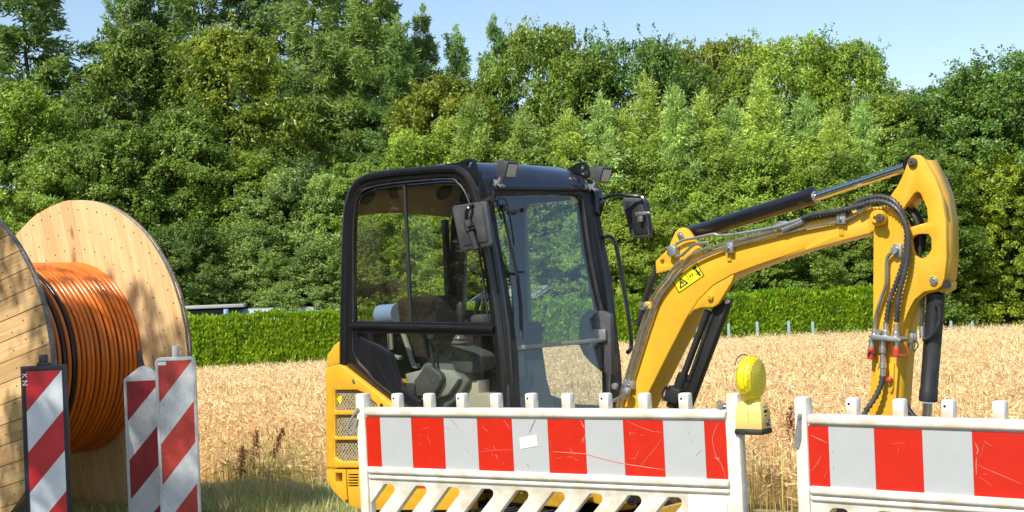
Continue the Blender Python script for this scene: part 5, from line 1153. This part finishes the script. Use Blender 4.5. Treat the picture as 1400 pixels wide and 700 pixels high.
bolt(865, 678, .36, .05, 'black_dusty', ex, .03)
mb = MB(); mb.cyl((-.55, .14, .50), (-.15, .16, .50), .038, 14); mb.build('swing_cylinder', M['black_dusty'], ex)
mb = MB(); mb.cyl((-.15, .16, .50), (.30, .30, .50), .021, 14); mb.build('swing_rod', M['chrome'], ex)
mb = MB(); mb.prism([(.62, -.02, .06), (.66, -.02, .04), (.70, -.02, .16), (.66, -.02, .40), (.62, -.02, .40)], (0, 1.04, 0)); bl = mb.build('dozer_blade', M['yellow_worn'], ex, .008)
for y0 in (.20, .74):
    mb = MB(); mb.prism([(.0, y0, .18), (.62, y0, .14), (.62, y0, .30), (.0, y0, .30)], (0, .06, 0)); mb.build('blade_arm', M['yellow_worn'], bl, .006)

# --- boom
boom_px = [(834, 640), (838, 600), (843, 560), (862, 500), (880, 440), (893, 405), (905, 385), (925, 365), (950, 350), (990, 336), (1100, 303), (1180, 285), (1197, 282), (1207, 284), (1214, 291), (1215, 301), (1208, 311), (1190, 318), (1100, 341), (1035, 363), (1000, 376), (975, 390), (955, 410), (940, 432), (915, 480), (890, 530), (876, 560), (866, 600), (860, 640)]
boom = plate('boom', 'yellow', boom_px, .42, .16, ex, bevel=.007, seg=3)
weld = [(852, 560), (869, 500), (887, 443), (899, 410), (912, 391), (931, 372), (953, 357.5), (992, 344), (1060, 323), (1130, 303)]
lug = [(897, 374), (896, 357), (913, 340), (923, 317), (927.5, 312.5), (932, 311), (937, 312.5), (941, 316), (951, 331), (962, 346), (940, 362)]
for c_ in (.418, .552):
    plate('cylinder_lug', 'yellow', lug, c_, .03, boom, holes=[[(902, 357), (905, 354), (908, 356), (907, 361), (903, 362)]], bevel=.005)
bolt(931.5, 322, .418, .020, 'steel', boom)
for c_ in (.425, .545):
    plate('lower_lug', 'yellow', [(938, 436), (944, 424), (953, 411), (973, 391), (1000, 376), (1004, 374), (1000, 386), (990, 402), (982, 415), (975, 420), (958, 420.5), (948, 424)], c_, .03, boom, bevel=.004)
bolt(972, 406, .425, .020, 'yellow', boom); bolt(1203, 298, .40, .040, 'yellow', boom, .05); bolt(1203, 298, .352, .022, 'worn_bolt', boom, .012, True)
plate('seam_plate', 'yellow', [(1064, 354), (1100, 341), (1120, 322), (1140, 314), (1186, 303), (1190, 318), (1100, 342.5)], .417, .004, boom, bevel=.001)
# decal
def dq(u, v): 
    a, b, c, d = Vector((919, 384)), Vector((952, 359)), Vector((963, 377)), Vector((928, 401)); p = a.lerp(b, u).lerp(d.lerp(c, u), v); return (p.x, p.y)
dk = plate('warning_decal', 'ink', [dq(0, 0), dq(1, 0), dq(1, 1), dq(0, 1)], .4185, .001, boom, bevel=0, smooth=0)
def dec(m, uv, off, name='print'): plate(name, m, [dq(*p) for p in uv], .4185 - off, .0008, dk, bevel=0, smooth=0)
dec('decal', [(.03, .05), (.97, .05), (.97, .95), (.03, .95)], .0006, 'field')
dec('ink', [(.10, .80), (.27, .10), (.44, .80)], .0012); dec('decal', [(.17, .72), (.27, .30), (.37, .72)], .0018); dec('ink', [(.25, .40), (.30, .42), (.27, .52), (.32, .54), (.25, .70), (.26, .58), (.22, .56)], .0024)
dec('ink', [(.50, .12), (.512, .12), (.512, .9), (.50, .9)], .0012); dec('ink', [(.56, .48), (.62, .38), (.62, .58)], .0012); dec('ink', [(.72, .48), (.66, .38), (.66, .58)], .0012)
dec('ink', [(.78, .12), (.92, .10), (.93, .30), (.80, .34)], .0012); dec('ink', [(.83, .36), (.89, .35), (.92, .85), (.86, .88)], .0012); dec('ink', [(.80, .62), (.95, .58), (.95, .64), (.80, .68)], .0018)
# boom cylinder under the bend
mb = MB(); a_, b_ = oyp(987, 402, .5), oyp(915, 590, .5); mb.cyl(a_.lerp(b_, .62), b_, .045, 16); bc = mb.build('boom_cylinder', M['black_dusty'], ex)
mb = MB(); mb.cyl(oyp(968, 425, .46), oyp(932, 520, .46), .019, 12); mb.cyl(oyp(976, 425, .47), oyp(942, 520, .47), .012, 10); mb.build('cylinder_rod', M['rubber'], bc)
plate('cylinder_guard', 'black_dusty', [(974, 421), (983, 410), (996, 408), (996.5, 413), (941, 560), (928, 560), (940, 520)], .47, .045, bc, bevel=.006)
plate('valve_block', 'plastic', [(911, 527), (929, 534), (925, 553), (906, 548)], .41, .10, bc, bevel=.006)
mb = MB(); mb.lathe(oyp(935, 512, .47), (oyp(925, 545, .47) - oyp(935, 512, .47)), [(0, .034), (.02, .036), (.10, .036), (.11, .045), (.20, .045)], 16); mb.build('cylinder_head', M['black_dusty'], bc)
mb = MB(); mb.tube(oy([(908, 548), (905, 538), (911, 527), (915, 530)], .405), .006, 6); mb.build('wire_guard', M['plastic'], bc)
bolt(995, 412, .465, .013, 'steel', bc, .012, False)
# stick cylinder on top
a_, b_, e_ = oyp(934, 323, .5), oyp(1114, 270, .5), oyp(1250, 225, .5); d_ = (e_ - a_).normalized()
mb = MB(); mb.lathe(a_ + d_ * .03, d_, [(0, .030), (.02, .043), ((b_ - a_).length - .07, .043), ((b_ - a_).length - .065, .047), ((b_ - a_).length - .03, .047), ((b_ - a_).length - .027, .030)], 22); sc = mb.build('stick_cylinder', M['black'], ex)
mb = MB(); mb.cyl(b_, e_, .0225, 18); mb.build('cylinder_rod', M['chrome'], sc)
mb = MB(); mb.lathe(b_ - d_ * .012, d_, [(0, .034), (.02, .033), (.024, .024)], 18); mb.build('cylinder_gland', M['galv'], sc)
mb = MB(); mb.cyl(a_ + Vector((0, -.045, 0)), a_ + Vector((0, .045, 0)), .042, 18); mb.build('cylinder_eye', M['black'], sc)
mb = MB(); mb.cyl(e_ + Vector((0, -.04, 0)), e_ + Vector((0, .04, 0)), .042, 18); mb.build('cylinder_eye', M['black'], sc)

# --- arm
arm_out = [(1242, 217), (1246, 213), (1252, 211.5), (1258, 213), (1263, 218), (1277, 241), (1287, 267), (1293, 303), (1294, 354), (1291, 380), (1287, 391), (1280, 396), (1263, 399), (1250, 410), (1241, 427), (1233, 448), (1228, 500), (1224, 560), (1218, 640), (1186, 640), (1188, 560), (1193, 470), (1194, 400), (1194, 316), (1197, 300), (1204, 286), (1213, 274), (1226, 256), (1236, 235)]
h1 = [(1233, 288), (1250, 264), (1254, 262), (1258, 264), (1267, 285), (1268.5, 302), (1266, 306), (1243, 312)]
h2 = [(1245, 327), (1250, 322), (1257, 320), (1269, 320), (1273, 326), (1273, 341), (1267, 351), (1258, 354), (1251, 350), (1247, 340)]
arm = plate('arm', 'yellow', arm_out, .412, .03, ex, holes=[h1, h2], bevel=.005); arm['label'] = 'near side plate of the arm with two openings'
plate('far_plate', 'yellow', arm_out, .56, .03, arm, holes=[h1, h2], bevel=.005)
def web(pts, name='web'):
    q = oy(pts, .436); n_ = len(q); vs = [v for v in q] + [v + Vector((0, .13, 0)) for v in q]
    fs = [(i, i + 1, n_ + i + 1, n_ + i) for i in range(n_ - 1)]
    g = MB(); g.add(vs, fs); c_ = g.build(name, M['yellow'], arm, smooth=40); md = c_.modifiers.new('thick', 'SOLIDIFY'); md.thickness = .012; md.offset = 0
web([(1262, 219), (1276, 243), (1285.5, 268), (1291.5, 304), (1292, 354), (1289, 380), (1285, 390)])
web([(1238, 237), (1228, 256), (1215, 274)]); web([(1232, 287), (1251, 261)]); web([(1242, 313), (1268, 306)]); web([(1196, 320), (1196, 400), (1195, 470), (1190, 560), (1188, 640)]); web([(1284, 395), (1263, 400.5), (1251, 411), (1243, 427), (1235, 448), (1230, 500), (1226, 560), (1220, 640)])
bolt(1248.5, 222, .412, .024, 'worn_bolt', arm, .02); bolt(1277, 384, .412, .021, 'steel', arm, .014); bolt(1226, 342, .405, .018, 'galv', arm, .03, False, 'bolt_head')
plate('pipe_block', 'galv', [(1221, 333), (1232, 334), (1232, 352), (1221, 351)], .395, .018, arm, bevel=.003)
plate('pin_lug', 'yellow', [(1283, 388), (1290, 384), (1297, 386), (1296, 396), (1288, 400)], .45, .09, arm, bevel=.005)
mb = MB(); mb.cyl(oyp(1295, 389, .43), oyp(1295, 389, .57), .02, 12); mb.build('pin', M['black_dusty'], arm)
# bucket cylinder, link and bucket
a_, b_ = oyp(1280, 402, .5), oyp(1268.5, 551, .5); d_ = (b_ - a_).normalized()
mb = MB(); mb.lathe(a_ - d_ * .01, d_, [(0, .030), (.01, .044), ((b_ - a_).length - .06, .042), ((b_ - a_).length - .055, .045), ((b_ - a_).length, .045), ((b_ - a_).length + .002, .024)], 22); bk_ = mb.build('bucket_cylinder', M['black_dusty'], ex)
mb = MB(); mb.cyl(b_, b_ + d_ * .40, .0235, 16); mb.build('cylinder_rod', M['chrome'], bk_)
bolt(1283, 414, .46, .018, 'plastic', bk_, .02, False, 'port')
pipe('cylinder_pipe', 'rubber', [(1284, 418), (1284, 440), (1278, 455), (1268, 463), (1262, 464)], .45, .011, bk_)
corrugated('hose', [(1262, 402), (1261, 425), (1260.5, 445), (1261, 462)], .47, .012, bk_)
mb = MB(); mb.cyl(oyp(1260.5, 446, .47), oyp(1261, 462, .47), .014, 10); mb.build('hose_fitting', M['steel'], bk_)
te = oyp(1202, 655, .5); re_ = b_ + d_ * .40
mb = MB(); mb.prism([Vector((te.x, .43, te.z)), Vector((te.x + .05, .43, te.z + .06)), Vector((re_.x + .02, .43, re_.z + .02)), Vector((re_.x, .43, re_.z - .03))], (0, .14, 0)); mb.build('bucket_link', M['black_dusty'], ex, .01)
bu = [(te.x + .04, te.z + .03), (te.x - .06, te.z + .02), (te.x - .12, te.z - .12), (te.x - .10, .16), (te.x + .05, .06), (te.x + .28, .06), (te.x + .33, .10), (te.x + .10, .12), (te.x + .02, .22), (te.x + .06, te.z - .1)]
mb = MB(); mb.prism([(x, .28, max(.04, z)) for x, z in bu], (0, .44, 0)); mb.build('bucket', M['black_dusty'], ex, .006)

# --- pipes and hoses
pp = [[(843, 556), (856, 515), (872, 462), (884, 425), (896, 400), (910, 382), (921, 366), (930, 357)], [(848, 556), (861, 515), (877, 462), (889, 427), (901, 403), (915, 383), (926, 370), (938, 355), (952, 345), (975, 338), (1010, 328), (1058, 315)]]
for p_ in pp: pipe('steel_pipe', 'steel', p_, .402, .0085, boom, 4)
pipe('steel_pipe', 'steel', [(924, 334), (935, 328), (952, 325), (975, 320), (985, 322), (1012, 319), (1058, 311)], .395, .0085, boom, 4)
pipe('steel_pipe', 'steel', [(922, 351), (932, 349), (940, 342), (950, 334), (968, 331)], .39, .008, boom, 4)
pipe('steel_pipe', 'steel', [(856, 548), (869, 505), (888, 445), (900, 412), (914, 391), (933, 370), (955, 355), (993, 339.5), (1050, 324), (1100, 312), (1146, 303), (1164, 297), (1176, 288), (1184, 284)], .402, .0078, boom, 4)
plate('pipe_fitting', 'galv', [(911, 337), (917, 334), (923, 338), (923, 349), (916, 352), (911, 348)], .375, .045, boom, bevel=.006)
for x, y, w_, h_ in ((996, 339, 5, 7), (1149, 300, 6, 6.5), (1149, 289, 6, 5.5), (859, 527, 6, 6)):
    plate('pipe_clamp', 'galv', [(x - w_, y - h_), (x + w_, y - h_), (x + w_, y + h_), (x - w_, y + h_)], .388, .032, boom, bevel=.004)
    bolt(x, y, .388, .007, 'steel', boom, .01, False, 'clamp_bolt')
plate('clamp_tab', 'yellow', [(992, 346), (1000, 346), (999, 357), (994, 357)], .412, .008, boom, bevel=.001); plate('clamp_tab', 'yellow', [(1145, 306), (1153, 306), (1153, 322), (1147, 322)], .412, .008, boom, bevel=.001)
plate('pipe_clamp', 'steel', [(1056, 306), (1066, 302), (1076, 303), (1076, 311), (1058, 315)], .385, .02, boom, bevel=.003)
for q in (((1058, 311), (1078, 306), (1096, 300)), ((1070, 315), (1084, 309), (1098, 303))): pipe('hose_fitting', 'steel', list(q), .392, .013, boom, 3)
pipe('hose_fitting', 'steel', [(1174, 290), (1182, 284), (1190, 279)], .392, .014, boom, 3)
plate('clip', 'yellow', [(880, 413), (890, 411), (890, 422), (880, 422)], .395, .02, boom, bevel=.002); mb = MB(); mb.lathe(oyp(880, 418, .39), (0, -1, 0), [(0, .022), (.02, .022), (.02, .012), (0, .011)], 14); mb.build('pipe_ring', M['steel'], boom)
pipe('stay_link', 'steel', [(838, 548), (848, 543), (857, 538)], .36, .010, boom, 3); mb = MB(); mb.lathe(oyp(858, 535, .375), (0, -1, 0), [(0, .024), (.02, .022), (.025, .01)], 12); mb.build('pipe_union', M['galv'], boom)
mb = MB(); mb.lathe(oyp(842, 528, .375), (0, -1, 0), [(0, .020), (.018, .018), (.02, .01)], 10); mb.build('pipe_union', M['galv'], boom)
pipe('hose', 'rubber', [(900, 362), (891, 385), (882, 410), (872, 445)], .50, .02, boom); corrugated('hose', [(1094, 300), (1110, 294), (1130, 290.5), (1152, 287), (1175, 281), (1195, 275.5), (1212, 277), (1227, 287), (1237, 304), (1241.5, 325), (1241, 350), (1237, 372), (1231, 395), (1227, 420), (1225.5, 443)], [.40, .39, .385, .38, .38, .375, .375, .37, .37, .37, .37, .37, .37, .37, .38], .0165, boom)
corrugated('hose', [(1168, 279), (1188, 270.5), (1206, 269), (1222, 275), (1233, 289), (1239, 310), (1239, 335), (1234, 362), (1225, 388), (1216, 412), (1211.5, 443)], [.41, .40, .395, .39, .39, .39, .385, .385, .38, .38, .38], .0155, boom)
corrugated('hose', [(1098, 303), (1120, 298), (1145, 294), (1165, 290)], .405, .010, boom)
pipe('hose', 'rubber', [(1238, 283), (1250, 296), (1256, 312), (1258, 335), (1256, 356)], .47, .012, boom); pipe('hose', 'rubber', [(1234, 290), (1244, 304), (1250, 322), (1254, 345), (1255, 360)], .51, .012, boom); pipe('hose', 'rubber', [(1243, 280), (1258, 300), (1263, 322), (1260, 345)], .54, .014, boom)
pipe('steel_pipe', 'steel', [(1224, 343), (1217, 347), (1212.5, 355), (1212, 375), (1211, 390), (1206, 405), (1199.5, 425), (1196.5, 440), (1195.5, 452)], .388, .0095, arm, 4)
plate('coupler_bracket', 'galv', [(1186, 460), (1192, 457), (1226, 461), (1232, 464), (1230, 468), (1190, 464)], .34, .075, arm, bevel=.004)
for x, y0, y1 in ((1195.5, 450, 462), (1211, 441, 462), (1225, 443, 464)):
    mb = MB(); mb.tube([oyp(x, y0, .38), oyp(x, (y0 + y1) / 2, .38), oyp(x, (y0 + y1) / 2 + .5, .38), oyp(x, y1, .38)], [.013, .013, .018, .018], 10); mb.build('hose_fitting', M['steel'], arm)
bolt(1203, 454, .37, .014, 'galv', arm, .02, False, 'bolt_head')
for x, y0, y1, y2 in ((1191.5, 464, 476, 491), (1226, 467, 475, 487)):
    mb = MB(); mb.cyl(oyp(x, y0, .375), oyp(x, y1, .375), .015, 10); cp = mb.build('coupler', M['steel'], arm)
    mb = MB(); mb.tube([oyp(x, y1 - 1, .375), oyp(x, y1 + 2, .375), oyp(x - 1, y2, .375)], [.016, .020, .019], 10); mb.build('red_cap', M['red'], cp)
pipe('cap_cord', 'red', [(1226, 464), (1233, 466), (1240, 476), (1242, 484), (1236, 486), (1228, 485)], .37, .003, arm); pipe('cap_cord', 'rubber', [(1187, 486), (1190, 480), (1196, 481), (1194, 489)], .35, .003, arm)
mb = MB(); mb.tube([oyp(1207, y, .375) for y in (466, 474, 475, 482, 483, 496, 497, 503, 504, 514)], [.016, .016, .020, .020, .014, .014, .018, .018, .014, .013], 10); mb.build('coupler', M['steel'], arm)
corrugated('hose', [(1206.5, 512), (1205, 524), (1200, 537), (1192, 550), (1184, 562), (1176, 580)], [.375, .37, .36, .35, .34, .33], .017, arm, step=.013)
mb = MB(); mb.lathe(oyp(1219, 519, .41), (0, -1, 0), [(0, .014), (.03, .014), (.034, .008)], 12); mb.build('red_cap', M['red'], arm)
pipe('hose', 'rubber', [(1232, 530), (1236, 548), (1243, 561), (1252, 573)], .52, .014, arm)
mb = MB(); mb.box(oyp(1245, 462, .50), (.05, .05, .05)); mb.cyl(oyp(1245, 456, .50), oyp(1245, 478, .50), .014, 10); mb.build('coupler', M['steel'], arm, .006)
pipe('cap_cord', 'rubber', [(1247, 468), (1253, 466), (1255, 473), (1250, 480), (1245, 477)], .48, .003, arm)
for c_ in (.4105, .4118): pass
plate('guard_strip', 'yellow', [(1197, 497), (1203, 497), (1203, 512), (1200, 540), (1197, 540)], .400, .012, arm, bevel=.001); plate('guard_strip', 'yellow', [(1216, 497), (1222, 497), (1221, 530), (1219, 536), (1216, 536)], .400, .012, arm, bevel=.001)
